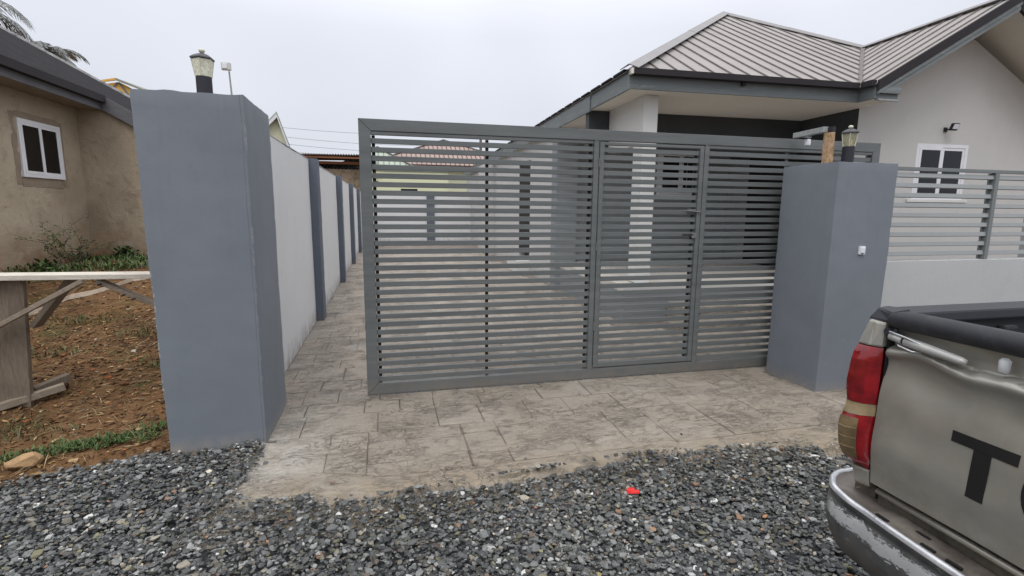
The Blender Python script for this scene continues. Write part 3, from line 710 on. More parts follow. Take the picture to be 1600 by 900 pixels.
# ================================================================== LEFT BOUNDARY WALL
bw = thing('boundary_wall', 'long pale grey boundary wall with blue grey piers running back from the gate', 'wall', (-1.02, 12, 0))
ys = [4.05, 7.06, 10.69, 14.22, 17.8, 21.4]
for i in range(len(ys)):
    y0 = ys[i] + (.0 if i == 0 else .31); y1 = (ys[i+1] if i+1 < len(ys) else 22.75)
    rough_block('wall_panel', 'wall_white', bw, -1.10, -.947, y0+.001, y1-.001, -.03, 2.095, .16, .004, rnd=.004)
    B('coping', 'coping', bw, -1.104, -.943, y0+.001, y1-.001, 2.0955, 2.103, .002)
    if i: rough_block('pier', 'pillar_dark', bw, -1.17, -.850, ys[i], ys[i]+.30, -.03, 2.115, .08, .003)
fwall = thing('rear_wall', 'pale grey rear yard wall with blue grey piers seen through the gate slats', 'wall', (3, 22.9, 0))
B('wall_panel', 'wall_white', fwall, -.95, 1.70, 22.8, 22.95, -.02, 2.12, .006); B('wall_panel', 'wall_white', fwall, 2.03, 9.0, 22.8, 22.95, -.02, 2.12, .006)
B('pier', 'pillar_dark', fwall, 1.701, 2.029, 22.72, 23.0, -.02, 2.13, .006)

# ================================================================== FRONT WALL AND SLAT FENCE, right
FYW = 3.58
M_['front_wall'] = paint('pale_grey_front_wall_paint', (.47, .475, .475), .7, .05, 1.2, 30, .004, .35, stain=(.42, .42, .415), stain_lo=.62, stain_hi=.8, grime=(.2, .6))
fwl = rough_block('front_wall', 'front_wall', None, 4.046, 11, FYW, FYW+.15, -.09, 1.068, .12, .003, rnd=.004); tag(fwl, 'low pale grey front wall under the slat fence, behind the pickup', 'wall')
fn = thing('slat_fence', 'grey steel slat fence standing on the low front wall', 'fence', (5.5, FYW+.07, 1.07))
fb = lambda name, x0, x1, z0, z1, y0=FYW+.03, y1=FYW+.07, mat='fence_paint': B(name, mat, fn, x0, x1, y0, y1, z0, z1, .002)
M_['fence_paint'] = paint('mid_grey_fence_enamel', (.18, .195, .195), .45, .08, 2.5, 100, .001, .3)
M_['fence_slat'] = paint('light_grey_fence_slat', (.29, .305, .305), .4, .06, 2.5, 100, .001, .3)
fb('top_rail', 4.047, 9.8, 1.862, 1.892)
posts = [5.455, 6.86, 8.27, 9.68]
for x in posts: fb('post', x, x+.045, 1.070, 1.861, FYW+.026, FYW+.076)
spans = [(4.047, 5.454)] + [(posts[i]+.0455, posts[i+1]-.0005) for i in range(3)]
for (a, b) in spans:
    src = None
    for k in range(9):
        z = 1.822 - k*.0865
        if src is None:
            m = MB().box(a, b, FYW+.040, FYW+.066, z-.019, z+.019); o = m.build('slat', 'fence_slat', fn, .0015, seg=1); src = o.data; w0 = WL[o.name]
        else: o = inst(src, 'slat', fn, (w0.x, w0.y, z))
        o.rotation_euler = (R(-12), 0, 0)
    for xx in (a, b-.02): fb('backing_bar', xx+.002, xx+.022, 1.072, 1.860, FYW+.068, FYW+.082)

# ================================================================== MAIN HOUSE
HO = (2.953, 6.10); TH = R(2.0)
def H(a, b, z): return (HO[0]+a*math.cos(TH)+b*math.sin(TH), HO[1]-a*math.sin(TH)+b*math.cos(TH), z)
house = thing('grey_bungalow', 'grey bungalow with charcoal porch and ribbed grey brown hipped roof, behind the gate', 'house', H(5, 4, 0))
def HB(name, mat, a0, a1, b0, b1, z0, z1, bv=.004, par=house): return B(name, mat, par, a0, a1, b0, b1, z0, z1, bv, T=H)
ZS = 2.985
# porch
M_['porch_tile'] = paint('pale_beige_porch_tile', (.55, .52, .47), .5, .08, 4)
HB('porch_floor', 'porch_tile', .12, 3.70, .30, 3.30, .40, .49); HB('plinth', 'porch_grey', .12, 3.70, .135, 3.29, -.02, .3995)
HB('porch_floor', 'house', .10, 3.70, .12, .299, .40, .50)
HB('step', 'stamped', .75, 3.6, -.32, .119, -.02, .26)
HB('step', 'stamped', .45, 3.6, -.62, -.321, -.02, .12)
HB('column', 'house_white', .345, .545, .26, .54, .50, ZS-.62)
HB('beam', 'house_white', .345, .545, .262, 1.44, ZS-.6195, ZS)      # side lintel
HB('band', 'charcoal', .546, 3.7375, 1.45, 1.60, 2.42, ZS, .003)      # charcoal lintel band
HB('band', 'charcoal', .02, .5455, 1.452, 1.60, 2.42, ZS-.002, .003)
HB('porch_wall', 'porch_grey', .04, 3.745, 3.32, 3.50, -.02, ZS)
HB('pier', 'porch_grey', .035, .45, 3.15, 3.319, -.02, ZS)
HB('porch_side_wall', 'charcoal', 3.738, 3.752, .335, 3.31, 2.42, ZS-.001, 0); HB('porch_side_wall', 'porch_grey', 3.738, 3.752, .335, 3.31, .5, 2.4195, 0)
# window on porch wall
def window(a0, a1, z0, z1, b, panes, frame='pvc', glass='tint_glass', depth=.07, par=house, sash=.055, T=H, sill=True, bars=0, fw=.06, ba=(0, 1)):
    fr_ = MB().box(a0-fw, a1+fw, b-.03, b+.0, z0-fw, z0, T); fr_.box(a0-fw, a1+fw, b-.03, b, z1, z1+fw, T); fr_.box(a0-fw, a0, b-.0298, b, z0+.0002, z1-.0002, T); fr_.box(a1, a1+fw, b-.0298, b, z0+.0002, z1-.0002, T)
    o = fr_.build('window', frame, par)
    n = panes; wd = (a1-a0)/n
    for i in range(n):
        s0, s1 = a0+i*wd, a0+(i+1)*wd; off = 0 if i % 2 else .012; q = MB(); bb = b-.022-off
        q.box(s0, s1, bb, bb+.018, z0, z0+sash, T); q.box(s0, s1, bb, bb+.018, z1-sash, z1, T); q.box(s0, s0+sash, bb+.0005, bb+.0175, z0+sash, z1-sash, T); q.box(s1-sash, s1, bb+.0005, bb+.0175, z0+sash, z1-sash, T)
        q.build('sash', frame, o, label if False else 0)
        MB().box(s0+sash, s1-sash, bb+.008, bb+.012, z0+sash, z1-sash, T).build('pane', glass, o)
    if sill: MB().box(a0-.12, a1+.12, b-.075, b, z0-.105, z0-.062, T).build('sill', 'pvc', o, .004)
    for i in range(bars):
        aa = a0+(a1-a0)*(ba[0]+(ba[1]-ba[0])*(i+.5)/bars); MB().box(aa-.006, aa+.006, b-.06, b-.05, z0, z1, T).build('security_bar', 'galv', o)
    return o
window(2.20, 3.10, 1.84, 2.60, 3.319, 2, bars=3, ba=(.55, 1), sash=.05)
# right porch return: black opening beyond the porch (door to the wing)
HB('door', 'black', 3.7385-.012, 3.7375, .9, 2.68, .51, 2.60, 0)
# side wall towards the driveway
SW = .10
HB('side_wall', 'house', SW, SW+.18, 3.502, 5.5, -.02, ZS)
HB('side_wall', 'house', SW, SW+.18, 6.7, 18.0, -.02, ZS); HB('side_wall', 'house', SW, SW+.18, 5.501, 6.699, 2.62, ZS)
sd_ = HB('side_door', 'black', SW+.012, SW+.06, 5.501, 6.699, .42, 2.62); HB('side_step', 'house_white', SW-.3, SW+.179, 5.501, 6.699, -.02, .28)
HB('side_bay', 'house', SW-.22, SW-.001, 10.3, 12.6, -.02, ZS)
HB('rear_wall', 'house', SW, 8, 18.0, 18.2, -.02, ZS)
# wing front (gable) wall
AR, EL, ER = 5.55, 3.37, 7.73; TW = .585; ZE = 3.17; ZR = ZE + TW*(AR-EL)
wl, wr = 3.74, 7.12
zt_l = ZE - .09 + TW*(wl-EL) - .16; zpk = 4.10
gw = MB(); w0_, w1_ = 4.84, 5.80; wz0, wz1 = 1.70, 2.53; B0 = .33
gable = [(wl, 3.03), (AR+.08, 4.06), (wr, 3.26)]
def gtop(a): return np.interp(a, [p[0] for p in gable], [p[1] for p in gable])
for (a0, a1, z0, z1) in ((wl, w0_, -.02, None), (w0_, w1_, -.02, wz0), (w0_, w1_, wz1, None), (w1_, wr, -.02, None)):
    seg_ = [a0] + ([AR+.08] if a0 < AR+.08 < a1 else []) + [a1]
    top = [(a, (gtop(a) if z1 is None else z1)) for a in seg_]
    poly = [(a0, z0), (a1, z0)] + top[::-1]
    gw.prism([H(a, B0+.18, z) for a, z in poly][::-1], [H(a, B0, z) for a, z in poly][::-1])
gw.build('gable_wall', 'house', house)
HB('wing_side_wall', 'house', 3.7525, 3.90, B0+.181, 3.31, -.02, ZS)
HB('wing_back_wall', 'house', 3.90, 12, 3.5, 3.65, -.02, 3.1)
HB('right_wall', 'house', wr-.15, wr, B0+.181, 2.4, -.02, 3.1); HB('right_wall', 'porch_grey', wr+.001, 13, 1.8, 2.0, -.02, 3.1)
window(w0_+.05, w1_-.05, wz0+.05, wz1-.05, B0+.028, 2, sash=.042, fw=.0495, sill=False)
HB('window_sill', 'house_white', w0_-.09, w1_+.09, B0-.03, B0-.001, wz0-.045, wz0-.002)
# soffits
HB('soffit', 'soffit', .03, 3.735, .03, 3.318, ZS+.001, ZS+.02, 0)
HB('soffit', 'soffit', .03, SW+.18, 3.3185, 18, ZS+.001, ZS+.02, 0)
HB('soffit', 'soffit', 3.40, wl-.001, -.25, .028, ZS+.001, ZS+.02, 0) 
M_['gable_soffit'] = paint('lit_tone_rake_soffit', (.85, .82, .74), .8, .05)  # cream lightened beyond the other soffits to imitate sky and ground light
MB().prism([H(AR+.1, -.26, ZR-.16), H(ER+.1, -.26, ZE-.20), H(ER+.1, B0+.2, ZE-.20), H(AR+.1, B0+.2, ZR-.16)], [H(AR+.1, -.26, ZR-.14), H(ER+.1, -.26, ZE-.18), H(ER+.1, B0+.2, ZE-.18), H(AR+.1, B0+.2, ZR-.14)]).build('soffit', 'gable_soffit', house)
MB().prism([H(EL+.3, -.26, ZE+.02), H(AR, -.26, ZR-.15), H(AR, B0+.2, ZR-.15), H(EL+.3, B0+.2, ZE+.02)], [H(EL+.3, -.26, ZE+.035), H(AR, -.26, ZR-.135), H(AR, B0+.2, ZR-.135), H(EL+.3, B0+.2, ZE+.035)]).build('soffit', 'soffit', house)
# downlight in the porch soffit
MB().lathe(H(2.2, 1.1, ZS-.006), [(.05, 0), (.055, .004), (.055, .0065)], 18).build('downlight', 'pvc', house)
# roof planes: each sheet between two seams is its own panel, each seam its own rib
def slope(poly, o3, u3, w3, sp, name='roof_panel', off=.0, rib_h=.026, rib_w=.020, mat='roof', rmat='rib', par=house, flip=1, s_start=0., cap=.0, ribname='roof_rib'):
    """poly in (s,t) on plane o3 + s*u3 + t*w3 ; ribs run along t"""
    o3, u3, w3 = Vector(o3), Vector(u3).normalized(), Vector(w3).normalized(); n3 = u3.cross(w3).normalized()*flip
    if sum(poly[i][0]*poly[(i+1) % len(poly)][1]-poly[(i+1) % len(poly)][0]*poly[i][1] for i in range(len(poly))) < 0: poly = poly[::-1]
    P = lambda s_, t_, h: o3 + u3*s_ + w3*t_ + n3*h
    smin, smax = min(p[0] for p in poly), max(p[0] for p in poly); k = 0; s_ = smin + s_start; edges = [smin]
    while s_ < smax-.02:
        if s_ > smin+.02: edges.append(s_)
        s_ += sp
    edges.append(smax)
    for i in range(len(edges)-1):
        a, b = edges[i]+(.001 if i else 0), edges[i+1]-.001
        q = clip(clip(poly, -1, 0, -a), 1, 0, b)
        if len(q) < 3: continue
        h = random.uniform(0, .002)
        MB().prism([P(x, y, h) for x, y in q], [P(x, y, h+.006) for x, y in q]).build(name, mat, par)
        if i:
            c_ = edges[i]; q = clip(clip(poly, -1, 0, -(c_-.001)), 1, 0, c_+.001)
            if len(q) < 3: continue
            t0, t1 = min(p[1] for p in q), max(p[1] for p in q)
            if t1-t0 < .05: continue
            wdt = rib_w/2; bot = [P(c_-wdt, t0, .002), P(c_+wdt, t0, .002), P(c_+wdt, t1, .002), P(c_-wdt, t1, .002)]; tp = [P(c_-wdt*.6, t0, rib_h), P(c_+wdt*.6, t0, rib_h), P(c_+wdt*.6, t1, rib_h), P(c_-wdt*.6, t1, rib_h)]
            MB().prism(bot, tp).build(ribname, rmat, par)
TM = .56; L1 = math.hypot(1, TM); ZE0 = 3.195
ap = (4.06, 4.41); PB = (ZR-ZE0)/TM
u_a = Vector(H(1, 0, 0))-Vector(H(0, 0, 0)); u_b = Vector(H(0, 1, 0))-Vector(H(0, 0, 0))
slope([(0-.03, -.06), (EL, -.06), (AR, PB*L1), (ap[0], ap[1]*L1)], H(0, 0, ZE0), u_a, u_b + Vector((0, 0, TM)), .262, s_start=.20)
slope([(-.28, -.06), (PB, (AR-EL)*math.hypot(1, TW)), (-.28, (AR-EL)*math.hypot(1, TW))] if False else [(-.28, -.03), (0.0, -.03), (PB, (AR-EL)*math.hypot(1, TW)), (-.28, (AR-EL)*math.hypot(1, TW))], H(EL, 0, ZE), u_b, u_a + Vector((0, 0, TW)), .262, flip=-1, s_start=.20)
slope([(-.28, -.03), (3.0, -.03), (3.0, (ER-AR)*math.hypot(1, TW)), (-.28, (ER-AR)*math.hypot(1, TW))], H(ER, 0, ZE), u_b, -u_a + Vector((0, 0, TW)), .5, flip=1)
# left-hand slope above the driveway eave (seen edge on) and hidden back of the roof
apz = ZE0+TM*ap[1]; TL = (apz-ZE0)/ap[0]
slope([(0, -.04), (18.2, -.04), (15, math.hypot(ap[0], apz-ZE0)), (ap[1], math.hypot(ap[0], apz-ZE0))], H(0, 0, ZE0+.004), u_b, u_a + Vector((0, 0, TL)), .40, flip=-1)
MB().quad(H(AR, PB, ZR), H(ap[0], ap[1], apz-.01), H(ap[0], 15, apz-.01), H(12, 18, ZE), H(12, 6, ZE)).build('rear_roof', 'roof', house)
MB().quad(H(ap[0], 15, apz), H(0, 18.2, ZE0), H(12, 18.2, ZE0)).build('rear_roof', 'roof', house)
# cappings
def cap(name, p, q, mat, wdt=.17, hh=.022, lift=.03, n=1):
    p, q = Vector(p), Vector(q); d = (q-p)
    for i in range(n):
        a, b = p+d*(i/n), p+d*((i+1)/n - (.0 if i == n-1 else -.01)); zz = lift+(.004 if i % 2 else 0)
        side = d.normalized().cross(Vector((0, 0, 1))).normalized()*wdt/2; up = side.cross(d.normalized()).normalized()
        if up.z < 0: up = -up
        sec = lambda c: [c-side-up*.035, c+up*hh, c+side-up*.035, c+side*.96-up*.044, c+up*(hh-.012), c-side*.96-up*.044]
        MB().prism([x+up*zz for x in sec(a)], [x+up*zz for x in sec(b)]).build(name, mat, house)
cap('hip_cap', H(-.02, -.04, ZE0+.02), H(ap[0], ap[1], apz+.02), 'ridge', .24, n=2)
cap('hip_cap', H(ap[0], ap[1], apz+.02), H(AR, PB, ZR+.02), 'ridge', .17, n=2)
cap('ridge_cap', H(AR, PB, ZR+.02), H(AR, -.29, ZR+.02), 'ridge', .17, n=2)
MB().bar(H(EL+.02, .02, ZE0+.018), H(AR, PB, ZR+.03), .05, .03).build('valley_flashing', 'rib', house)
# gutters and fascias
def strip(name, mat, p, q, dz0, dz1, th, outv, par=house, bv=.004):
    p, q, o_ = Vector(p), Vector(q), Vector(outv).normalized()*th
    a = [p+Vector((0, 0, dz0)), q+Vector((0, 0, dz0)), q+Vector((0, 0, dz0))+o_, p+Vector((0, 0, dz0))+o_]; b = [x+Vector((0, 0, dz1-dz0)) for x in a]
    return MB().hexa(a, b).build(name, mat, par, bv)
fr_out = -u_b; lf_out = -u_a
strip('gutter', 'gutter', H(.03, -.012, ZE0), H(EL-.085, -.012, ZE0), -.055, .022, .085, fr_out)
strip('gutter', 'gutter', H(EL-.001, -.10, ZE0), H(EL-.001, -.272, ZE0), -.055, .022, .082, lf_out)
strip('gutter_end', 'soffit', H(-.002, -.012, ZE0), H(.0295, -.012, ZE0), -.050, .018, .07, fr_out)
strip('fascia', 'fascia', H(.0, .0, ZE0), H(EL-.001, .0, ZE0), -.21, -.01, .028, u_b)
strip('fascia', 'fascia', H(-.002, -.004, ZE0), H(-.002, 1.33, ZE0), -.22, .0, .028, u_a)
strip('fascia', 'fascia', H(-.020, 1.331, ZE0), H(-.020, 18.1, ZE0), -.25, -.02, .028, u_a)
strip('fascia', 'fascia', H(EL+.001, .029, ZE0), H(EL+.001, -.26, ZE0), -.21, -.01, .028, u_a)
MB().box(1.55, 1.60, -.05, -.013, ZE0-.10, ZE0-.056, H).build('gutter_bracket', 'gutter', house, .003)
for k in range(24):      # sheet ends stepping along the driveway eave
    b = .05+k*.42; MB().box(-.05, .0, b, b+.34, ZE0+.002+(.003 if k % 2 else 0), ZE0+.028, H).build('sheet_end', 'old_roof', house)
# rake boards of the gable: dark barge flashing over a grey double board
def rake(name, mat, a0, z0, a1, z1, lo, hi, b0, b1):
    MB().prism([H(a0, b0, z0+lo), H(a1, b0, z1+lo), H(a1, b0, z1+hi), H(a0, b0, z0+hi)], [H(a0, b1, z0+lo), H(a1, b1, z1+lo), H(a1, b1, z1+hi), H(a0, b1, z0+hi)]).build(name, mat, house, .003)
rake('barge_flashing', 'gutter', EL-.005, ZE, AR, ZR, -.085, .040, -.318, -.281)
rake('barge_flashing', 'gutter', AR+.001, ZR, ER+.05, ZE-.03, -.085, .040, -.318, -.281)
rake('barge_board', 'fascia', EL+.01, ZE, AR, ZR, -.135, -.086, -.306, -.270)
rake('barge_board', 'fascia', EL+.16, ZE+.16*TW, AR, ZR, -.205, -.136, -.292, -.262)
rake('barge_board', 'gutter', AR+.001, ZR, ER+.05, ZE-.03, -.21, -.086, -.300, -.262)
# boxed cornice return at the foot of the rake
HB('cornice_return', 'fascia', EL+.03, 3.73, -.262, -.235, ZE-.20, ZE-.07); HB('cornice_return', 'fascia', EL+.03, 3.735, -.30, -.2625, ZE-.12, ZE-.035); HB('cornice_return', 'galv', EL+.04, 3.72, -.29, -.2625, ZE-.215, ZE-.19)

sl = thing('security_light', 'small black framed security floodlight on the gable wall above the window', 'light', H(5.35, .33, 2.77))
MB().box(5.28, 5.40, .20, .24, 2.72, 2.82, lambda a, b, z: H(a, b-(z-2.77)*.35, z)).build('housing', 'black_plastic', sl, .006)
MB().box(5.295, 5.385, .192, .1995, 2.738, 2.805, lambda a, b, z: H(a, b-(z-2.77)*.35, z)).build('lens', 'white_plastic', sl)
MB().box(5.30, 5.32, .24, .328, 2.735, 2.75, H).build('bracket', 'black_plastic', sl); MB().box(5.28, 5.34, .315, .3285, 2.71, 2.775, H).build('mount', 'black_plastic', sl)

# ================================================================== UNPAINTED HOUSE, left
lh = thing('brown_house', 'unpainted brown rendered house with white window and dark ribbed roof, on the left', 'house', (-6, 10, .5))
def LB(name, mat, x0, x1, y0, y1, z0, z1, bv=.004): return B(name, mat, lh, x0, x1, y0, y1, z0, z1, bv)
WX = -5.0; WY0, WY1, WZ0, WZ1 = 8.80, 9.77, 1.89, 2.70
rough_block('side_wall', 'mud', lh, WX-.2, WX, 4.5, WY0, .2, 3.30, .15, .02, rnd=0); rough_block('side_wall', 'mud', lh, WX-.2, WX, WY1, 10.34, .2, 3.30, .15, .02, rnd=0)
rough_block('side_wall', 'mud', lh, WX-.2, WX, WY0, WY1, .2, WZ0, .15, .02, rnd=0); rough_block('side_wall', 'mud', lh, WX-.2, WX, WY0, WY1, WZ1, 3.30, .12, .02, rnd=0)
rough_block('wing_wall', 'mud', lh, WX-.199, -4.02, 10.341, 10.52, .2, 2.93, .15, .02, T=lambda x, y, z: (x, y, z + (z-.2)/2.73*.57*(-4.02-x))); rough_block('wing_wall', 'mud', lh, -4.2, -4.02, 10.521, 14.1, .2, 2.86, .2, .015)
rough_block('front_wall', 'mud', lh, -12, WX-.2, 4.5, 4.7, .2, 3.3, .3, .015)
# window reveal patches of darker mortar
for (y0, y1, z0, z1) in ((WY0-.12, WY0-.001, WZ0-.12, WZ1+.08), (WY1+.001, WY1+.10, WZ0-.12, WZ1+.08), (WY0, WY1, WZ0-.14, WZ0-.001), (WY0, WY1, WZ1+.001, WZ1+.10)): rough_block('mortar_band', 'mud_patch', lh, WX-.01, WX+.006, y0, y1, z0, z1, .06, .010, rnd=.004)
LT = lambda a, b, z: (WX+.02-b, a, z)      # window plane facing +X
window(WY0+.045, WY1-.045, WZ0+.045, WZ1-.045, .02, 2, glass='dark_glass', par=lh, sash=.042, fw=.0445, T=LT, sill=False)
TLH = .57; EX, EZ = -4.6, 3.31
def lz(x): return EZ + TLH*(EX-x)
n_ = math.hypot(1, TLH)
slope([(-3.5, 0), (2.40, 0), (2.40, -.66*n_) , (6.4, -.66*n_), (6.4, 4.4*n_), (-3.5, 4.4*n_)] if False else [(-3.5, 0), (2.40, 0), (2.40, 4.4*n_), (-3.5, 4.4*n_)], (EX, 7.9, EZ), (0, 1, 0), (-1, 0, TLH), .25, mat='old_roof', rmat='old_rib', par=lh, flip=-1, rib_h=.0075, rib_w=.022)
slope([(0, -.66*n_), (4.0, -.66*n_), (4.0, 4.4*n_), (0, 4.4*n_)], (EX, 10.302, EZ), (0, 1, 0), (-1, 0, TLH), .25, mat='old_roof', rmat='old_rib', par=lh, flip=-1, rib_h=.0075, rib_w=.022)
MB().quad((EX-4.4, 4.4, lz(EX-4.4)), (EX-4.4, 14.3, lz(EX-4.4)), (EX-9, 14.3, EZ), (EX-9, 4.4, EZ)).build('rear_roof', 'old_roof', lh)
LB('gutter', 'gutter', EX+.001, EX+.085, 4.4, 10.27, EZ-.125, EZ-.005); LB('fascia', 'timber_grey', EX-.03, EX, 4.4, 10.28, EZ-.235, EZ-.02)
LB('eave_soffit', 'mud_patch', WX, EX-.031, 4.4, 10.3, EZ-.230, EZ-.22, 0)
wr_ = lambda lo, hi, y0, y1, name, mat: MB().prism([(EX, y0, EZ+lo), (EX+.70, y0, EZ-.40+lo), (EX+.70, y0, EZ-.40+hi), (EX, y0, EZ+hi)], [(EX, y1, EZ+lo), (EX+.70, y1, EZ-.40+lo), (EX+.70, y1, EZ-.40+hi), (EX, y1, EZ+hi)]).build(name, mat, lh)
wr_(-.225, .012, 10.26, 10.29, 'rake_board', 'timber_grey')
LB('fascia', 'timber_grey', EX+.67, EX+.70, 10.291, 14.3, EZ-.66, EZ-.41)
rk = MB().prism([(EX+.66, 14.30, lz(EX+.66)-.05), (EX-4.4, 14.30, lz(EX-4.4)-.05), (EX-4.4, 14.30, lz(EX-4.4)+.05), (EX+.66, 14.30, lz(EX+.66)+.05)], [(EX+.66, 14.36, lz(EX+.66)-.05), (EX-4.4, 14.36, lz(EX-4.4)-.05), (EX-4.4, 14.36, lz(EX-4.4)+.05), (EX+.66, 14.36, lz(EX+.66)+.05)]).build('ridge_flashing', 'old_rib', lh)

# ================================================================== TIMBER TRESTLE, left
tr = thing('timber_trestle', 'rough timber trestle with a pale plank top in the bare plot', 'trestle', (-2.6, 4.3, .1))
MB().hexa([(-3.4, 4.20, .985), (-1.45, 4.17, .975), (-1.45, 4.33, .975), (-3.4, 4.36, .985)], [(-3.4, 4.20, 1.022), (-1.45, 4.17, 1.008), (-1.45, 4.33, 1.010), (-3.4, 4.36, 1.026)]).build('plank', 'wood_h', tr, .003)
MB().hexa([(-2.87, 4.27, .03), (-2.575, 4.29, .03), (-2.575, 4.33, .03), (-2.87, 4.31, .03)], [(-2.74, 4.27, .982), (-2.505, 4.27, .978), (-2.505, 4.31, .978), (-2.74, 4.31, .982)]).build('post', 'wood_v', tr, .003)
MB().bar((-2.98, 4.20, .47), (-2.10, 4.17, .968), .03, .055, (0, 1, 0)).build('brace', 'wood_g', tr, .003)
MB().bar((-2.04, 4.24, .965), (-1.66, 4.30, .74), .03, .07, (0, 1, 0)).build('brace', 'wood_g', tr, .003)
MB().bar((-2.52, 4.36, .62), (-2.25, 4.40, .99), .035, .12, (0, 1, 0)).build('brace', 'wood_v', tr, .003)
MB().bar((-2.9, 4.13, .03), (-2.42, 4.42, .135), .06, .05).build('foot', 'wood_g', tr, .004); MB().bar((-2.60, 4.40, .12), (-2.45, 4.55, .17), .07, .06).build('foot', 'wood_v', tr, .004)
for (x, z) in ((-2.12, .952), (-2.00, .94), (-1.86, .86), (-1.80, .83)): MB().tube([(x, 4.155, z), (x, 4.20, z)], .007, 6).build('nail_head', 'gutter', tr)

# -- leaf litter, clods, chips, twigs on the plot
def on_soil(n, x0, x1, y0, y1): 
    P = np.column_stack([RNG.uniform(x0, x1, n), RNG.uniform(y0, y1, n)]); edge = np.where(P[:, 0] < -1.54, 3.45 + .42*(P[:, 0]+1.54), 3.42)
    P = P[P[:, 1] > edge]
    z = np.array([hgt(x, y) - .02 + .03*nz3(x, y, 0, 1.3) + .016*nz3(x, y, 3, 5) + .010*nz3(x, y, 7, 14) for x, y in P]); return np.column_stack([P, z])
Pq = np.vstack([on_soil(5000, -4.4, -1.2, 3.2, 6.2), on_soil(5000, -6, -1.2, 6, 11)])
DIRT = [(30, (.125, .065, .035)), (22, (.16, .085, .044)), (14, (.09, .052, .03)), (4, (.25, .15, .075)), (2, (.36, .25, .14)), (3, (.20, .17, .13)), (1, (.48, .44, .38)), (3, (.36, .13, .05))]
lumps('soil_clods', 'litter', Pq + [0, 0, .004], RNG.lognormal(math.log(.017), .55, len(Pq)).clip(.006, .07), pick(len(Pq), DIRT), .35, label='clods and stone chips scattered over the bare earth', tilt=.35)
def flakes(name, mat, P, ln, wd, pal, label, curl=.5, up=0., parent=None):
    N = len(P); az = RNG.uniform(0, 2*np.pi, N); V = np.zeros((N, 6, 3)); L = ln*RNG.uniform(.5, 1.5, N); W_ = wd*RNG.uniform(.6, 1.4, N)
    el = RNG.uniform(-.1, curl, N)+up
    d = np.column_stack([np.cos(az)*np.cos(el), np.sin(az)*np.cos(el), np.sin(el)]); s_ = np.column_stack([-np.sin(az), np.cos(az), RNG.uniform(-.4, .4, N)])
    d2 = d.copy(); d2[:, 2] -= .5*np.abs(RNG.normal(0, .5, N))
    base = P; mid = base + d*L[:, None]*.5; tip = mid + d2*L[:, None]*.5
    V[:, 0] = base - s_*W_[:, None]*.15; V[:, 1] = base + s_*W_[:, None]*.15; V[:, 2] = mid + s_*W_[:, None]*.5; V[:, 3] = mid - s_*W_[:, None]*.5; V[:, 4] = tip; 
    V[:, 5] = tip
    F = (np.array([0, 1, 2, 3])[None]+np.arange(N)[:, None]*6); T3 = (np.array([3, 2, 4])[None]+np.arange(N)[:, None]*6)
    me = bpy.data.meshes.new(name); me.from_pydata(V.reshape(-1, 3).tolist(), [], F.tolist()+T3.tolist())
    ca = me.color_attributes.new('tint', 'FLOAT_COLOR', 'POINT'); c4 = np.ones((N, 6, 4)); c4[:, :, :3] = pick(N, pal)[:, None, :]; ca.data.foreach_set('color', c4.ravel())
    me.materials.append(M_[mat]); o = bpy.data.objects.new(name, me); link(o, parent)
    if parent is None: o['kind'] = 'stuff'
    if label: o['label'] = label
    return o
Pq = np.vstack([on_soil(2600, -4.4, -1.2, 3.2, 6.5), on_soil(1500, -6, -1.2, 6, 11)])
flakes('leaf_litter', 'litter', Pq + [0, 0, .008], .05, .018, [(4, (.22, .12, .055)), (2, (.33, .22, .10)), (4, (.15, .085, .045)), (1, (.42, .34, .2))], 'dry brown leaves strewn on the earth', .25)
Pq = on_soil(2600, -4.4, -1.2, 3.2, 8); flakes('dry_straw', 'litter', Pq + [0, 0, .01], .13, .004, [(3, (.34, .27, .15)), (2, (.22, .16, .09))], 'dry straw and twigs on the earth', .35)
def tufts(cs, n, rad, ln, wd, pal, name, label, up=.8):
    P = []
    for (x, y, k, rr) in cs:
        for _ in range(int(n*k)):
            a = random.uniform(0, 6.28); r = rr*rad*math.sqrt(random.random())*(1.5 if abs(math.cos(a)) > .6 else .8)
            px, py = x+r*math.cos(a), y+r*math.sin(a)*.6; P.append((px, py, hgt(px, py)-.01+.03*nz3(px, py, 0, 1.3)))
    return flakes(name, 'leaf', np.array(P), ln, wd, pal, label, .6, up)
GRN = [(4, (.06, .115, .03)), (3, (.085, .145, .04)), (2, (.12, .145, .055)), (1, (.04, .075, .025))]
tufts([(-1.70, 3.62, 1.2, .7), (-1.93, 3.58, 1.2, .7), (-2.15, 3.50, .6, .6), (-2.4, 3.42, .5, 1), (-1.55, 3.75, .4, .5)], 330, .20, .045, .008, GRN, 'grass', 'short green grass along the gravel edge', .5)
tufts([(-2.75, 3.9, .8, 1.6), (-2.4, 3.8, .3, 1.2), (-2.9, 5.2, .35, 1.2), (-2.35, 5.6, .4, 1.), (-1.95, 4.9, .35, .8), (-3.1, 6.0, .4, 1), (-2.0, 6.3, .4, .9), (-2.1, 7.6, .5, 1.)], 380, .20, .07, .007, [(3, (.075, .095, .03)), (3, (.15, .14, .06)), (1, (.05, .08, .02))], 'thin_grass', 'thin yellowing grass blades scattered in the dirt', .6)
tufts([(-4.3, 8.3, 2, 2.2), (-3.7, 8.6, 2, 2), (-3.9, 9.6, 2, 2), (-3.2, 9.9, 2, 2.2), (-2.7, 9.7, 1.6, 2), (-4.6, 9.8, 1, 1.5), (-4.7, 7.6, 1.6, 1.6)], 230, .28, .09, .022, [(4, (.075, .125, .035)), (3, (.10, .15, .05)), (2, (.13, .13, .06))], 'weeds', 'low green weeds at the foot of the brown house', .7)
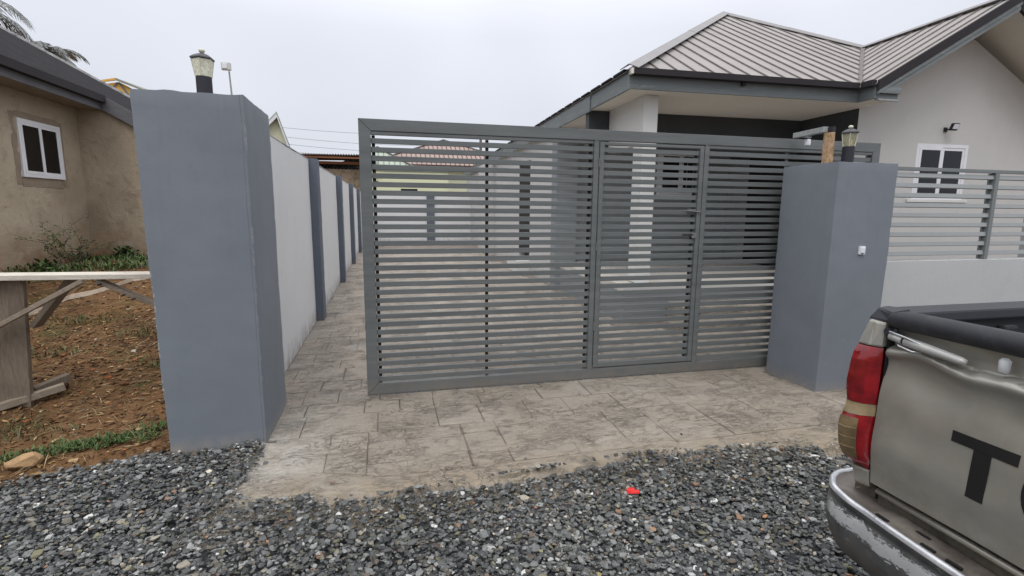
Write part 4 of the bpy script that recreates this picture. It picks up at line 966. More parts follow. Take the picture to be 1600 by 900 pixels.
# leafy bushes at the brown house
def bush(x, y, z, r, n, label, name='leafy_bush'):
    t = thing(name, label, 'bush', (x, y, z)); P = []
    st = MB()
    for k in range(9):
        a = random.uniform(0, 6.28); e_ = (x+r*.7*math.cos(a), y+r*.7*math.sin(a), z+r*random.uniform(.8, 1.5)); st.tube([(x, y, z), ((x+e_[0])/2, (y+e_[1])/2, z+r*.6), e_], [.012, .008, .004], 5)
    st.build('stems', 'trunk', t)
    for _ in range(n):
        a, b = random.uniform(0, 6.28), random.uniform(-.2, 1.57); q = r*random.uniform(.5, 1.05); P.append((x+q*math.cos(a)*math.cos(b), y+q*math.sin(a)*math.cos(b), z+q*(math.sin(b)+.15)))
    flakes('foliage', 'leaf', np.array(P), .09, .045, GRN, None, .9, 0, t)
bush(-4.35, 10.0, .56, .20, 330, 'small dense green bush at the inner corner of the brown house')
bush(-4.45, 8.1, .5, .20, 200, 'low green bush behind the trestle plank')
vn = thing('scrambling_shrub', 'sparse scrambling shrub with arching twigs against the brown wall', 'shrub', (-4.75, 9.0, .55))
LP = []
tw = MB()
for k in range(17):
    y0 = 9.2+random.uniform(-.25, .3); ang = random.uniform(-1, 1); pts = []
    Lk = random.uniform(.5, 1.15)
    for s_ in range(8):
        q = s_/7; pts.append((-4.75+.12*random.uniform(-1, 1)*q, y0+ang*1.25*q*Lk, .5+Lk*(.85*q-.45*q*q*abs(ang)*1.2)+.02*random.random()))
        if s_ > 1:
            for _ in range(7): LP.append((pts[-1][0]+random.uniform(-.04, .06), pts[-1][1]+random.uniform(-.07, .07), pts[-1][2]+random.uniform(-.035, .035)))
    tw.tube(pts, [.009-.001*i for i in range(8)], 5)
tw.build('twigs', 'trunk', vn); flakes('foliage', 'leaf', np.array(LP), .05, .022, GRN, None, .7, 0, vn)
# pale mortar strip in the dirt
cs = MB(); pts = [(-3.75, 5.75), (-3.66, 6.15), (-3.52, 6.75), (-3.30, 7.1), (-3.20, 7.5), (-2.85, 7.9)]
dense = []
for i in range(len(pts)-1):
    for k in range(8): t_ = k/8; dense.append((pts[i][0]+(pts[i+1][0]-pts[i][0])*t_, pts[i][1]+(pts[i+1][1]-pts[i][1])*t_))
for i in range(len(dense)-1):
    (xa, ya), (xb, yb) = dense[i], dense[i+1]; wa = .05+.03*nz3(xa, ya, 1, 4); wb = .05+.03*nz3(xb, yb, 1, 4)
    zb = lambda x, y: hgt(x, y)+.025+.02*nz3(x, y, 0, 3)
    cs.hexa([(xa, ya-wa, zb(xa, ya)-.05), (xb, yb-wb, zb(xb, yb)-.05), (xb, yb+wb, zb(xb, yb)-.05), (xa, ya+wa, zb(xa, ya)-.05)], [(xa, ya-wa*.6, zb(xa, ya)), (xb, yb-wb*.6, zb(xb, yb)), (xb, yb+wb*.6, zb(xb, yb)), (xa, ya+wa*.6, zb(xa, ya))])
o = cs.build('mortar_strip', M_['tan_pale'] if 'tan_pale' in M_ else paint('pale_dried_mortar', (.55, .46, .36), .9, .25, 9, 40, .01, .7)); tag(o, 'thin pale strip of dried mortar crossing the dirt', 'mortar strip')
def rock(x, y, z, s, name, mat, label, cat, sq=(1.5, 1, .55), seed=1, sub=3):
    bm = bmesh.new(); bmesh.ops.create_icosphere(bm, subdivisions=sub, radius=.5*s); rs = random.Random(seed)
    pl_ = [(Vector((rs.gauss(0, 1), rs.gauss(0, 1), rs.gauss(0, 1))).normalized(), s*rs.uniform(.26, .40)) for _ in range(9)]
    for v in bm.verts:
        for n, d in pl_:
            q = v.co.dot(n)-d
            if q > 0: v.co -= n*q
        v.co += v.co.normalized()*s*.02*mnoise.noise(v.co*30)
        v.co = Vector((v.co.x*sq[0], v.co.y*sq[1], v.co.z*sq[2]))
    me = bpy.data.meshes.new(name); bm.to_mesh(me); bm.free(); me.materials.append(M_[mat]); o = bpy.data.objects.new(name, me); link(o, None, (x, y, z)); return tag(o, label, cat)
rock(-2.10, 3.38, .012, .135, 'rock', 'tan_rock', 'fist sized tan rock lying where dirt meets gravel', 'rock', (1.35, 1., .85), seed=4)
rock(-1.66, 3.78, .0, .055, 'rock', 'tan_rock', 'flat brown stone by the foot of the left pillar', 'rock', (1.5, 1, .35), 8)
rs = MB()
rs.prism([(1.228, 2.338, -.022), (1.262, 2.33, -.020), (1.27, 2.345, -.017), (1.245, 2.352, -.019)], [(1.222, 2.348, -.006), (1.262, 2.336, -.012), (1.275, 2.352, -.002), (1.250, 2.368, -.004)])
rs.prism([(1.245, 2.33, -.02), (1.285, 2.318, -.018), (1.29, 2.33, -.018), (1.25, 2.345, -.02)], [(1.244, 2.334, -.014), (1.288, 2.320, -.010), (1.292, 2.336, -.006), (1.252, 2.35, -.008)])
tag(rs.build('red_scrap', 'red_scrap'), 'torn scrap of bright red plastic on the dark gravel', 'litter')

# ================================================================== PICKUP TRUCK, lower right (tail towards the camera, parked along the road)
TX, TYL, TYR = 1.300, 1.135, -.385; TC = (TYL+TYR)/2
trk = thing('pickup_truck', 'dusty champagne pickup truck with dented tailgate and scraped rear bumper', 'pickup truck', (3.2, TC, -.05))
def TBx(name, mat, x0, x1, y0, y1, z0, z1, bv=.006, par=trk): return B(name, mat, par, x0, x1, y0, y1, z0, z1, bv)
# tailgate: a dented skin with a rolled lip
def tg_off(y, z):
    t = (TYL-.06-y)/1.40
    lipz = 1.136 + .006*math.sin(y*14) + .005*math.sin(y*33+1)
    if z > lipz+.004: return .028 + .006*min(1, (z-lipz)/.03)
    d = (lipz-z)
    o_ = -.013*math.exp(-((d-.012)/.015)**2)
    o_ += .012*math.exp(-((y-.93)/.08)**2-((z-1.06)/.05)**2) + .015*math.exp(-((y-.70)/.10)**2-((z-1.045)/.055)**2) + .007*nz3(y, z, 0, 4) + .002*nz3(y, z, 5, 13)
    o_ += .013*max(0, (z-.93)/.21)**2 - .006*math.exp(-((z-.86)/.05)**2)
    o_ += .006*math.exp(-((d-.05)/.04)**2) + .006*max(0, (.80-z)/.06)
    return o_
m = MB(); m.grid(lambda u, v: (TX+tg_off(1.062-u*1.365, .746+v*.442), 1.062-u*1.365, .746+v*.442), 150, 80)
tgt = m.build('tailgate', 'car', trk, smooth=True); tgt['label'] = 'dented tailgate with large flat black letters'
TBx('tailgate_inner', 'liner', TX+.066, TX+.075, -.30, 1.06, .75, 1.18, 0)
TBx('tailgate_core', 'car', TX+.050, TX+.065, -.302, 1.061, .748, 1.186, 0)
# letters, flat black vinyl, 1 mm proud
def letter(polys, y0, name='letter'):
    mb = MB()
    for poly in polys:
        # facade grid so the vinyl follows the skin
        mb.v; n = len(mb.v)
        f = lambda y, z, o_: (TX + tg_off(y, z) - o_, y, z)
        mb.prism([f(y0-a, z, .0002) for a, z in poly][::-1], [f(y0-a, z, .0016) for a, z in poly][::-1])
    o = mb.build(name, 'decal', tgt); return o
zb, zt2 = .846, .987
def rect(a0, a1, z0, z1, n=4): 
    return [[(a0+(a1-a0)*i/n, z0), (a0+(a1-a0)*(i+1)/n, z0), (a0+(a1-a0)*(i+1)/n, z1), (a0+(a1-a0)*i/n, z1)] for i in range(n)]
def T_(y0): letter(rect(0, .134, zt2-.027, zt2, 6)+rect(.049, .085, zb, zt2-.0272, 2), y0)
def O_(y0, W=.125):
    q = []; n = 28; cz = (zb+zt2)/2; h_ = (zt2-zb)/2+.003
    for i in range(n):
        a, b = 2*math.pi*i/n, 2*math.pi*(i+1)/n; f = lambda t_, k, kk: (W/2+W/2*k*math.cos(t_), cz+h_*kk*math.sin(t_)); q.append([f(a, .48, .6), f(a, 1, 1), f(b, 1, 1), f(b, .48, .6)][::-1])
    letter([p[::-1] for p in q], y0)
def Y_(y0): letter([[(0, zt2), (.052, .905), (.088, .905), (.038, zt2)], [(.140, zt2), (.102, zt2), (.0525, .906), (.0875, .906)], [(.052, .9048), (.052, zb), (.088, zb), (.088, .9048)]], y0)
def A_(y0): letter([[(0, zb), (.038, zb), (.082, zt2), (.052, zt2)], [(.134, zb), (.0965, zb), (.0525, zt2+.0002), (.0825, zt2+.0002)], [(.040, .875), (.094, .875), (.087, .898), (.047, .898)]], y0)
T_(.8705); O_(.722); Y_(.583); O_(.432); T_(.293); A_(.150)
# black roll along the tailgate top
m = MB(); m.tube([(TX+.012, 1.057, 1.214), (TX+.010, 1.02, 1.220), (TX+.008, .7, 1.2225), (TX+.008, 0, 1.2225), (TX+.01, -.28, 1.22)], [.020, .0255, .026, .026, .024], 18); m.build('tonneau_roll', 'soft_black', trk, smooth=True)
# latch rod, wire loops, knob
ld = MB().tube([(TX-.002, 1.048, 1.1735), (TX-.004, 1.012, 1.1705)], [.0105, .0115], 12).build('latch_rod', 'rod', trk, smooth=True)
MB().tube([(TX-.004, 1.0115, 1.1705), (TX-.004, 1.0055, 1.170)], .0102, 12).build('rubber_ring', 'rubber', trk)
m = MB().tube([(TX-.004, 1.005, 1.170), (TX-.004, .95, 1.1645), (TX-.002, .872, 1.1565), (TX, .862, 1.1555)], [.0125, .0125, .0095, .006], 12); m.build('latch_rod', 'rod', trk, smooth=True)
MB().tube([(TX, 1.052, 1.180), (TX-.012, 1.045, 1.187), (TX-.014, 1.0, 1.182), (TX-.012, .965, 1.174), (TX, .955, 1.172)], .0026, 8).build('wire_loop', 'chrome', trk, smooth=True)
MB().tube([(TX, 1.03, 1.158), (TX-.014, 1.015, 1.156), (TX-.014, .98, 1.150), (TX, .965, 1.150)], .0026, 8).build('wire_loop', 'chrome', trk, smooth=True)
MB().lathe((TX+.006, .792, 1.152), [(.006, 0), (.010, .004), (.011, .028), (.006, .034)], 10).build('rubber_stop', 'white_soft', trk, smooth=True)
MB().tube([(TX+.018, 1.058, 1.182), (TX-.006, 1.057, 1.184)], .010, 12).build('striker', 'black_plastic', trk)
# bed sides (outer body side, corner post, inner liner)
for (yo, sgn) in ((TYL, 1), (TYR, -1)):
    yi = yo - sgn*.055
    m = MB()
    prof = [(.50, .010), (.62, .0), (.78, .0), (.98, .006), (1.10, .002), (1.205, .012)]
    xs_ = [TX+.045, TX+.25, TX+.9, TX+1.5]
    m.grid(lambda u, v: (TX+.046+u*1.5, yo - sgn*np.interp(.50+v*.705, [p[0] for p in prof], [p[1] for p in prof]), .50+v*.705), 10, 16); m.build('bed_side', 'car', trk, smooth=True)
    TBx('bed_liner_side', 'liner', TX+.06, TX+1.5, min(yi, yi-sgn*.02), max(yi, yi-sgn*.02), .75, 1.203)
    # moulded lumps of the liner
    for k in range(6): TBx('liner_rib', 'liner', TX+.16+k*.23, TX+.21+k*.23, min(yi-sgn*.021, yi-sgn*.045), max(yi-sgn*.021, yi-sgn*.045), .75, 1.185, .008)
    # rail cap
    y0c, y1c = sorted((yo+sgn*.004, yi-sgn*.035))
    m = MB().hexa([(TX+.052, y0c, 1.204), (TX+1.5, y0c, 1.204), (TX+1.5, y1c, 1.204), (TX+.052, y1c, 1.204)], [(TX+.052, y0c+.006, 1.234), (TX+1.5, y0c+.006, 1.234), (TX+1.5, y1c-.006, 1.234), (TX+.052, y1c-.006, 1.234)]); m.build('rail_cap', 'black_plastic', trk, .006)
    # corner cap, wrapped over the post
    ya, yb = yo+sgn*.001, yo-sgn*.075
    A_0 = [(TX+.016, ya, 1.203), (TX+.070, ya, 1.200), (TX+.070, yb, 1.206), (TX+.002, yb, 1.206)]; A_1 = [(TX+.034, ya-sgn*.014, 1.237), (TX+.070, ya-sgn*.010, 1.240), (TX+.070, yb, 1.242), (TX+.008, yb, 1.236)]
    MB().prism(A_0 if sgn > 0 else A_0[::-1], A_1 if sgn > 0 else A_1[::-1]).build('corner_cap', 'black_plastic', trk, .006, weld=True)
    # corner post above the lamp
    yy0, yy1 = yo-.0, yo-sgn*.068
    pp = lambda x, y, z: (x, y, z)
    q0 = [(TX-.004, yy1, 1.136), (TX-.020, yo-sgn*.04, 1.136), (TX-.018, yo-sgn*.006, 1.136), (TX+.06, yo, 1.136), (TX+.06, yy1, 1.136)]
    q1 = [(TX+.000, yy1, 1.2045), (TX-.006, yo-sgn*.04, 1.2045), (TX+.004, yo-sgn*.014, 1.2045), (TX+.06, yo-sgn*.012, 1.2045), (TX+.06, yy1, 1.2045)]
    MB().prism(q0 if sgn < 0 else q0[::-1], q1 if sgn < 0 else q1[::-1]).build('corner_post', 'car', trk, .006, weld=True)
    # lower corner below the lamp
    q0 = [(TX+.012, yy1, .725), (TX+.0, yo-sgn*.03, .725), (TX+.03, yo-sgn*.004, .725), (TX+.07, yo, .725), (TX+.07, yy1, .725)]
    TBx('lower_panel', 'undercarriage', TX+.035, TX+.09, min(yo-sgn*.002, yy1), max(yo-sgn*.002, yy1), .55, .7245)
    q1 = [(TX+.004, yy1, .779), (TX-.012, yo-sgn*.03, .779), (TX+.01, yo-sgn*.002, .779), (TX+.07, yo, .779), (TX+.07, yy1, .779)]
    MB().prism(q0 if sgn < 0 else q0[::-1], q1 if sgn < 0 else q1[::-1]).build('corner_panel', 'car', trk, .006, weld=True)
    # black seam between lamp and tailgate
    TBx('seam', 'black', TX+.010, TX+.04, min(yy1-sgn*.0065, yy1-sgn*.0005), max(yy1-sgn*.0065, yy1-sgn*.0005), .74, 1.20, 0)
    # tail lamp: lofted through levels; a gently stepped silhouette
    lv = [(.780, .012, .62), (.795, -.022, .9), (.842, -.048, 1), (.905, -.056, 1), (.935, -.048, 1), (.955, -.040, .98), (.975, -.038, .98), (.995, -.043, 1), (1.03, -.046, 1), (1.075, -.040, .98), (1.108, -.036, .96), (1.128, -.028, .9), (1.134, -.022, .85)]
    tl = TBx('tail_light', 'dark_red_lens', TX+.02, TX+.05, min(yo-sgn*.004, yo-sgn*.06), max(yo-sgn*.004, yo-sgn*.06), .785, 1.13, 0)
    def sec(z, shrink=0.):
        off = np.interp(z, [l[0] for l in lv], [l[1] for l in lv]); k = np.interp(z, [l[0] for l in lv], [l[2] for l in lv])
        return [(TX+.004, yo-sgn*.0665, z), (TX+off*.55-.002+shrink, yo-sgn*.050, z), (TX+off*.95+shrink, yo-sgn*(.028), z), (TX+off+.003+shrink, yo-sgn*(.008/k), z), (TX+off*.6+.018+shrink, yo+sgn*.008*k, z), (TX+.055, yo+sgn*.006*k, z), (TX+.10, yo+sgn*.001, z)]
    def loft(z0, z1, mat, name, par, shrink=0., n=8, cols=None, mit=True):
        mm = MB(); base = 0; zs_ = [z0+(z1-z0)*i/n for i in range(n+1)]; nn = 7
        for z in zs_:
            s_ = sec(z, shrink); s_ = s_ if cols is None else s_[cols[0]:cols[1]]; nn = len(s_); mm.v += s_
        for i in range(n):
            for k in range(nn-1): mm.f.append((i*nn+k, i*nn+k+1, (i+1)*nn+k+1, (i+1)*nn+k))
        mm.f.append(tuple(range(nn))); mm.f.append(tuple(n*nn+k for k in range(nn)))
        o = mm.build(name, mat, par, smooth=False, weld=True)
        o.data.polygons.foreach_set('use_smooth', [True]*len(o.data.polygons))
        try: o.data.set_sharp_from_angle(angle=R(40))
        except Exception: pass
        return o
    loft(.972, 1.134, 'red_lens', 'lens', tl, n=10); loft(.938, .971, 'cream_lens', 'lens', tl, -.001, n=2); loft(.780, .937, 'red_lens', 'lens', tl, n=10); loft(.9372, .9378, 'black', 'seam', tl, -.0008, 1); loft(.9712, .9718, 'black', 'seam', tl, -.0008, 1)
    for zq in (.838, .868, .898): loft(zq, zq+.003, 'cream_lens', 'lens_ridge', tl, -.0052, 1, (1, 4))
    loft(1.1335, 1.1358, 'black', 'seam', tl, .002, 1)
    loft(.806, .928, 'amber_lens', 'lens', tl, -.004, 8, (1, 4)); 
    loft(1.0, 1.095, 'dark_red_lens', 'reflector', tl, -.0012, 6, (1, 4)); 
    for yy in (): MB().lathe((TX-.047 if yy < .03 else TX-.032, yo-sgn*yy, 1.01), [(.003, 0), (.007, .004), (.008, .014), (.004, .022)], 8).build('reflector', 'bright_red', tl, smooth=True)
TBx('bed_floor', 'liner', TX+.07, TX+1.5, TYR+.08, TYL-.08, .73, .75); TBx('bed_headboard', 'liner', TX+1.5, TX+1.53, TYR+.02, TYL-.02, .5, 1.20)
# under the bed: chassis cross member, lower valance
TBx('valance', 'undercarriage', TX+.03, TX+.05, TYR+.07, TYL-.08, .60, .745); TBx('cross_member', 'undercarriage', TX+.10, TX+.20, TYR+.15, TYL-.15, .40, .55)
TBx('chassis_rail', 'undercarriage', TX+.1, TX+3.6, TC+.30, TC+.38, .42, .54); TBx('chassis_rail', 'undercarriage', TX+.1, TX+3.6, TC-.38, TC-.30, .42, .54)
MB().tube([(TX+.022, 1.05, .724), (TX+.020, .7, .722), (TX+.020, -.25, .722)], .009, 10).build('valance_roll', 'car', trk, smooth=True)
# bumper: sections swept along a wrap-round path
path = [(1.50, 1.205), (1.42, 1.205), (1.345, 1.198), (1.300, 1.178), (1.266, 1.140), (1.246, 1.08), (1.238, 1.0), (1.228, .85), (1.219, .65), (1.214, TC)]
path = path + [(x, 2*TC-y) for x, y in reversed(path[:-1])]
def sweep(prof, name, mat, smooth=True, wob=0.):
    mm = MB(); n = len(path); k = len(prof)
    # densify
    D_ = []
    for i in range(n-1):
        for j in range(6):
            t_ = j/6; p0 = path[max(i-1, 0)]; p1 = path[i]; p2 = path[i+1]; p3 = path[min(i+2, n-1)]
            cr3 = lambda a, b, c, d: .5*((2*b)+(-a+c)*t_+(2*a-5*b+4*c-d)*t_*t_+(-a+3*b-3*c+d)*t_**3)
            D_.append((cr3(p0[0], p1[0], p2[0], p3[0]), cr3(p0[1], p1[1], p2[1], p3[1])))
    D_.append(path[-1]); N = len(D_)
    for i, (x, y) in enumerate(D_):
        a, b = D_[max(i-1, 0)], D_[min(i+1, N-1)]; dx, dy = b[0]-a[0], b[1]-a[1]; L = math.hypot(dx, dy); nx_, ny_ = dy/L, -dx/L   # outward normal
        for (o_, z) in prof:
            ww = wob*(nz3(x, y, z, 7)+.5*nz3(x, y, z, 23)) - .010*math.exp(-((y-1.03)/.035)**2) - .006*math.exp(-((y-.78)/.05)**2); mm.v.append((x+nx_*(o_+ww), y+ny_*(o_+ww), z+ww*.6))
    for i in range(N-1):
        for j in range(k-1): mm.f.append((i*k+j, (i+1)*k+j, (i+1)*k+j+1, i*k+j+1))
    return mm.build(name, mat, bmp, smooth=smooth)
bmp = B('rear_bumper', 'undercarriage', trk, TX+.02, TX+.06, TYR, TYL, .60, .67); bmp['label'] = 'scraped and bent rear step bumper with bare metal streak'
# decide outward sign: path goes from the +Y end round the rear, so the normal (dy,-dx) points to -X at the rear
sweep([(-.090, .690), (-.088, .694), (-.05, .688), (-.018, .690), (-.010, .697)], 'step_pad', 'bumper_top', wob=.007)
sweep([(-.0105, .697), (-.006, .702), (.0, .703), (.005, .698), (.007, .690)], 'bumper_lip', 'chrome', wob=.006)
sweep([(.007, .690), (.006, .678), (.000, .672), (.004, .664), (.006, .650), (.0065, .630), (.005, .608), (.003, .585), (-.006, .55), (-.024, .515), (-.07, .50)], 'bumper_face', 'bumper_face', wob=.004)
for (x, y) in ((1.268, .985), (1.262, .86), (1.262, .80), (1.30, .90)): MB().box(x-.004, x+.004, y-.017, y+.017, .6865, .6925).build('slot', 'black', bmp)
# wheels, cab
def wheel(x, y, s):
    wv = MB(); n = 32; w = thing  # noqa
    base = []
    m = MB(); prof = [(.20, -.09), (.30, -.10), (.325, -.07), (.325, .07), (.30, .10), (.20, .09)]
    for (r, o_) in prof:
        for k in range(n): t_ = 2*math.pi*k/n; m.v.append((x+r*math.cos(t_), y+o_, .27+r*math.sin(t_)))
    for i in range(len(prof)-1):
        for k in range(n): m.f.append((i*n+k, i*n+(k+1) % n, (i+1)*n+(k+1) % n, (i+1)*n+k))
    o = m.build('wheel', 'rubber', trk, smooth=True)
    m = MB()
    for (r, o_) in [(.03, s*.07), (.08, s*.075), (.17, s*.04), (.20, s*.085)]:
        for k in range(n): t_ = 2*math.pi*k/n; m.v.append((x+r*math.cos(t_), y+o_, .27+r*math.sin(t_)))
    for i in range(3):
        for k in range(n): m.f.append((i*n+k, i*n+(k+1) % n, (i+1)*n+(k+1) % n, (i+1)*n+k))
    m.f.append(tuple(range(n))); m.build('rim', 'galv', o, smooth=True)
for x in (TX+.85, TX+3.5):
    wheel(x, TYL-.12, 1); wheel(x, TYR+.12, -1)
cabp = [(TX+1.55, .35), (TX+4.35, .35), (TX+4.42, .70), (TX+4.30, .98), (TX+3.45, 1.06), (TX+2.85, 1.50), (TX+1.75, 1.52), (TX+1.58, 1.12)]
MB().prism([(x, TYL-.02-(.10 if z > 1.2 else 0), z) for x, z in cabp], [(x, TYR+.02+(.10 if z > 1.2 else 0), z) for x, z in cabp]).build('cab', 'car', trk, .03)
MB().prism([(TX+1.615, TYR+.18, 1.14), (TX+1.615, TYL-.18, 1.14), (TX+1.735, TYL-.22, 1.46), (TX+1.735, TYR+.22, 1.46)], [(TX+1.600, TYR+.18, 1.145), (TX+1.600, TYL-.18, 1.145), (TX+1.722, TYL-.22, 1.465), (TX+1.722, TYR+.22, 1.465)]).build('rear_window', 'dark_glass', trk)

# ================================================================== BACKGROUND BUILDINGS
# shed beyond the boundary wall
sh = thing('open_shed', 'rusty open shed with corrugated roof over a blotchy block wall, beyond the boundary wall', 'shed', (-2.5, 26, 0))
B('block_wall', 'block', sh, -5.2, -.6, 26.6, 26.8, 0, 3.32, 0)
MB().hexa([(-4.6, 25.9, 3.86), (-.5, 25.9, 3.93), (-.5, 30, 4.05), (-4.6, 30, 3.98)], [(-4.6, 25.9, 3.89), (-.5, 25.9, 3.96), (-.5, 30, 4.08), (-4.6, 30, 4.01)]).build('roof', 'shed_roof', sh)
for k in range(34): 
    x = -4.55+k*.12; MB().bar((x, 25.86, 3.905+.017*(x+4.6)), (x, 29.9, 4.03+.017*(x+4.6)), .05, .05).build('corrugation', 'shed_roof', sh)
B('beam', 'shed_beam', sh, -4.6, -.5, 25.95, 26.05, 3.78, 3.855); B('beam', 'shed_beam', sh, -3.6, -1.15, 26.5, 26.6, 3.55, 3.68); B('post', 'dark_eave', sh, -1.16, -.98, 26.1, 26.25, 0, 3.77)
B('back_wall', 'black', sh, -4.6, -.6, 29.8, 29.9, 0, 3.9)
for k in range(14): MB().bar((-3.5+k*.17, 26.7, 3.34), (-3.42+k*.17, 28.5, 3.75), .05, .03).build('stored_batten', 'timber_grey', sh)
# yellow building behind the rear wall
yb_ = thing('yellow_building', 'pale yellow single storey building behind the rear wall, through the slats', 'building', (1, 26, 0))
B('wall', 'yellow_wall', yb_, -.9, 3.02, 26, 30, 0, 3.25, .01); B('parapet', 'green_trim', yb_, -.95, 3.07, 25.95, 30.05, 3.251, 3.30, .005)
B('awning', 'ochre', yb_, -.7, -.25, 25.9, 25.999, 3.0, 3.12); B('vent', 'black', yb_, -.6, -.35, 25.97, 25.9995, 2.68, 2.76); B('vent', 'black', yb_, .7, 1.5, 25.97, 25.9995, 2.31, 2.42)
# pink roofed house
def hiproof(t, x0, x1, y0, y1, z0, ax, ay0, ay1, az, mat, spac=.28):
    m = MB(); A_, B__, C_, D__ = (x0, y0, z0), (x1, y0, z0), (x1, y1, z0), (x0, y1, z0); P_, Q_ = (ax, ay0, az), (ax, ay1, az)
    m.quad(A_, B__, P_); m.quad(B__, C_, Q_, P_); m.quad(C_, D__, Q_); m.quad(D__, A_, P_, Q_); m.build('roof', mat, t)
    k = 1
    while x0+k*spac < x1-.1:
        x = x0+k*spac; f = (x-x0)/(ax-x0) if x < ax else (x1-x)/(x1-ax)
        MB().bar((x, y0-.02, z0+.02), (x, y0+(ay0-y0)*f, z0+(az-z0)*f+.02), .035, .03).build('roof_rib', 'green_trim' if mat == 'green_roof' else 'dark_eave', t); k += 1
    for e in (A_, B__): MB().bar(Vector(e)+Vector((0, 0, .03)), Vector(P_)+Vector((0, 0, .03)), .16, .05).build('hip_cap', 'rib', t)
    B('fascia', 'dark_eave', t, x0, x1, y0-.04, y0-.005, z0-.28, z0)
ph = thing('pink_roof_house', 'distant house with pinkish ribbed hip roof, through the top slats', 'house', (3.6, 34, 0))
hiproof(ph, -1.0, 9.0, 31, 38, 4.02, 3.7, 34.2, 35, 5.85, 'pink_roof'); B('wall', 'cream_wall', ph, -.4, 8.4, 31.4, 37, 0, 3.9)
gh = thing('green_roof_house', 'distant house with pale green ribbed roof, at the left end of the gate', 'house', (-.6, 29, 0))
hiproof(gh, -2.6, 1.7, 28, 33, 3.50, -.4, 29.6, 31, 4.75, 'green_roof'); B('wall', 'cream_wall', gh, -2.2, 1.4, 28.3, 32.5, 0, 3.4)
# gable peeping over the left boundary wall
gg = thing('green_gable_house', 'pale green gabled house end peeping over the boundary wall', 'house', (-3.9, 18.6, 0))
GX, GZ = -3.26, 4.42; EXr, EZr = -2.80, 3.02
MB().prism([(GX, 18.03, GZ-.10), (EXr-.05, 18.03, EZr-.1), (EXr-.05, 18.03, 0), (GX-1.7, 18.03, 0), (GX-1.7, 18.03, EZr-.3)][::-1], [(GX, 18.25, GZ-.10), (EXr-.05, 18.25, EZr-.1), (EXr-.05, 18.25, 0), (GX-1.7, 18.25, 0), (GX-1.7, 18.25, EZr-.3)][::-1]).build('gable_wall', 'cream_wall', gg)
MB().prism([(GX, 17.85, GZ+.02), (EXr, 17.85, EZr), (EXr, 17.85, EZr-.05), (GX, 17.85, GZ-.05)], [(GX-.95, 22, GZ+.02), (EXr-.95, 22, EZr), (EXr-.95, 22, EZr-.05), (GX-.95, 22, GZ-.05)]).build('roof_slope', 'green_trim', gg)
MB().prism([(GX, 17.84, GZ-.052), (EXr-.01, 17.84, EZr-.052), (EXr-.05, 17.84, EZr-.13), (GX, 17.84, GZ-.16)], [(GX, 17.88, GZ-.052), (EXr-.01, 17.88, EZr-.052), (EXr-.05, 17.88, EZr-.13), (GX, 17.88, GZ-.16)]).build('barge_board', 'pvc', gg)
MB().prism([(GX, 17.85, GZ+.02), (GX-1.9, 17.85, EZr-.6), (GX-1.9, 17.85, EZr-.66), (GX, 17.85, GZ-.05)], [(GX-.95, 22, GZ+.02), (GX-2.85, 22, EZr-.6), (GX-2.85, 22, EZr-.66), (GX-.95, 22, GZ-.05)]).build('roof_slope', 'green_roof', gg)
MB().prism([(GX, 17.84, GZ-.052), (GX-1.9, 17.84, EZr-.66), (GX-1.9, 17.84, EZr-.78), (GX, 17.84, GZ-.16)], [(GX, 17.88, GZ-.052), (GX-1.9, 17.88, EZr-.66), (GX-1.9, 17.88, EZr-.78), (GX, 17.88, GZ-.16)]).build('barge_board', 'pvc', gg)
# ochre building behind the brown roof
oc = thing('ochre_building', 'small ochre yellow gable above the dark roof, between roof and left pillar', 'building', (-12.4, 30.5, 0))
MB().prism([(-13.6, 30, 0), (-11.7, 30, 0), (-11.7, 30, 6.9), (-12.55, 30, 7.45), (-13.6, 30, 7.25)][::-1], [(-13.6, 31, 0), (-11.7, 31, 0), (-11.7, 31, 6.9), (-12.55, 31, 7.45), (-13.6, 31, 7.25)][::-1]).build('wall', 'ochre', oc)
MB().prism([(-12.6, 29.8, 7.60), (-11.4, 29.8, 7.12), (-11.4, 29.8, 7.04), (-12.6, 29.8, 7.48)], [(-12.2, 32, 7.60), (-11.0, 32, 7.12), (-11.0, 32, 7.04), (-12.2, 32, 7.48)]).build('roof_slope', 'ochre_roof', oc)
MB().prism([(-12.6, 29.8, 7.60), (-13.7, 29.8, 7.36), (-13.7, 29.8, 7.28), (-12.6, 29.8, 7.50)], [(-12.6, 29.9, 7.60), (-13.7, 29.9, 7.36), (-13.7, 29.9, 7.28), (-12.6, 29.9, 7.50)]).build('barge_board', 'ochre', oc)
MB().bar((-12.6, 29.97, 7.42), (-13.2, 29.97, 6.7), .08, .02, (0, 1, 0)).build('truss', 'green_trim', oc); MB().bar((-12.55, 29.97, 7.42), (-12.0, 29.97, 6.6), .08, .02, (0, 1, 0)).build('truss', 'green_trim', oc)
# street light on a thin pole
st = thing('street_light', 'white box floodlight on a thin tall pole behind the left pillar', 'street light', (-10.08, 40, 0))
MB().tube([(-10.05, 40, 0), (-10.08, 40, 9), (-10.14, 40, 10.55)], [.09, .06, .05], 8).build('pole', 'galv', st)
B('lamp_head', 'white_soft', st, -10.58, -10.0, 39.8, 40.1, 10.60, 11.08, .04); B('lens', 'white_plastic', st, -10.5, -10.2, 39.76, 39.799, 10.68, 11.0, .02)
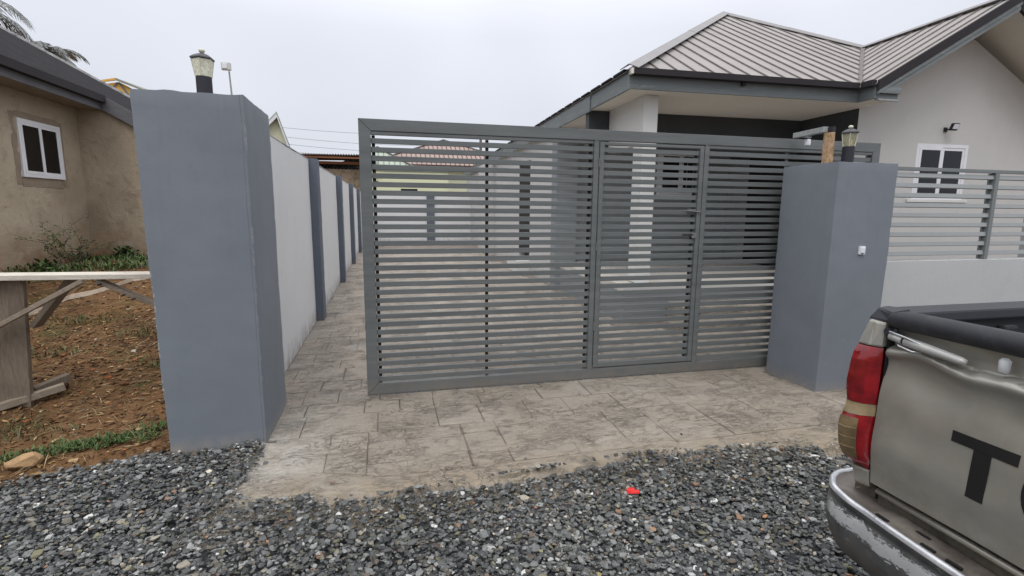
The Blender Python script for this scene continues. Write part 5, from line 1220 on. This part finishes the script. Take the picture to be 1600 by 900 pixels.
# power lines
wy = [(6.99, 6.84, 'topmost of the four thin power lines left of the gate'), (6.36, 6.12, 'second power line from the top, left of the gate'), (5.88, 5.62, 'third power line from the top, left of the gate'), (5.36, 5.22, 'lowest of the four thin power lines left of the gate')]
for (za, zb_, lab) in wy:
    pts = []
    for k in range(25):
        t_ = -2.2+5.2*k/24; pts.append((-6.6+4.6*t_, 40, za+(zb_-za)*t_ + .12*((t_-.5)**2-.25)))
    tag(MB().tube(pts, .018, 5).build('power_line', 'wire', None, smooth=True), lab, 'power line', 'power lines over the rear plots')
for x in (-16.7, 7.2):
    t = thing('utility_pole', 'utility pole carrying the four power lines, ' + ('behind the brown house' if x < 0 else 'behind the bungalow'), 'pole', (x, 40, 0), 'utility poles')
    MB().tube([(x, 40.1, 0), (x, 40.1, 7.6)], [.13, .10], 10).build('pole', 'trunk', t); B('cross_arm', 'trunk', t, x-.08, x+.08, 39.9, 40.3, 7.1, 7.2)
# palms
def palm(x, y, z, label, n=15, L=3.2, fr_=None, seed=3):
    rs = random.Random(seed); t = thing('palm_tree', label, 'palm tree', (x, y, 0), 'palms behind the brown house')
    MB().tube([(x, y, 0), (x+.1, y, z*.5), (x, y, z)], [.20, .16, .14], 10).build('trunk', 'trunk', t)
    for k in range(n):
        az = 2*math.pi*k/n + rs.uniform(-.15, .15); e0 = rs.uniform(-.1, 1.1); Lk = L*rs.uniform(.85, 1.1); d = Vector((math.cos(az), math.sin(az), 0)); V_, F_ = [], []
        rach = []
        p = Vector((x, y, z)); e_ = e0
        for s_ in range(25):
            rach.append(p.copy()); p = p + (d*math.cos(e_)+Vector((0, 0, math.sin(e_))))*Lk/24; e_ -= .072+.02*s_/24
        side = d.cross(Vector((0, 0, 1)))
        mb = MB().tube(rach[::3], [.03*(1-i/9)+.004 for i in range(len(rach[::3]))], 4)
        for i in range(2, 25):
            q = i/24; ll = (.40+1.0*math.sin(math.pi*min(1, q*1.02)))*.85*L/3.2; tang = (rach[min(24, i+1)]-rach[i-1]).normalized()
            for sgn in (-1, 1):
                for sub in (0, .5):
                    b = rach[i]+tang*sub*Lk/24; dirv = (side*sgn*.8+tang*.75+Vector((0, 0, -.25-rs.random()*.4))).normalized(); wv_ = tang*.026
                    tip = b+dirv*ll*rs.uniform(.8, 1.1)+Vector((0, 0, -.12*ll)); mid = b+dirv*ll*.55
                    n0 = len(mb.v); mb.v += [tuple(b-wv_*.5), tuple(b+wv_*.5), tuple(mid+wv_*.8), tuple(mid-wv_*.8), tuple(tip)]; mb.f += [(n0, n0+1, n0+2, n0+3), (n0+3, n0+2, n0+4)]
        o = mb.build('frond', 'palm', t); me = o.data; ca = me.color_attributes.new('tint', 'FLOAT_COLOR', 'POINT'); c = np.ones((len(me.vertices), 4)); g_ = rs.uniform(.8, 1.2); c[:, :3] = np.array((.20, .21, .20))*g_; ca.data.foreach_set('color', c.ravel())  # frond tint is greyed and lightened to paint in distance haze
palm(-16.0, 25, 8.75, 'palm tree whose fronds fan into the top left corner', 13, 3.0, seed=5)
palm(-15.4, 30, 8.5, 'palm tree with drooping frond tips just above the dark roof', 11, 1.7, seed=9)
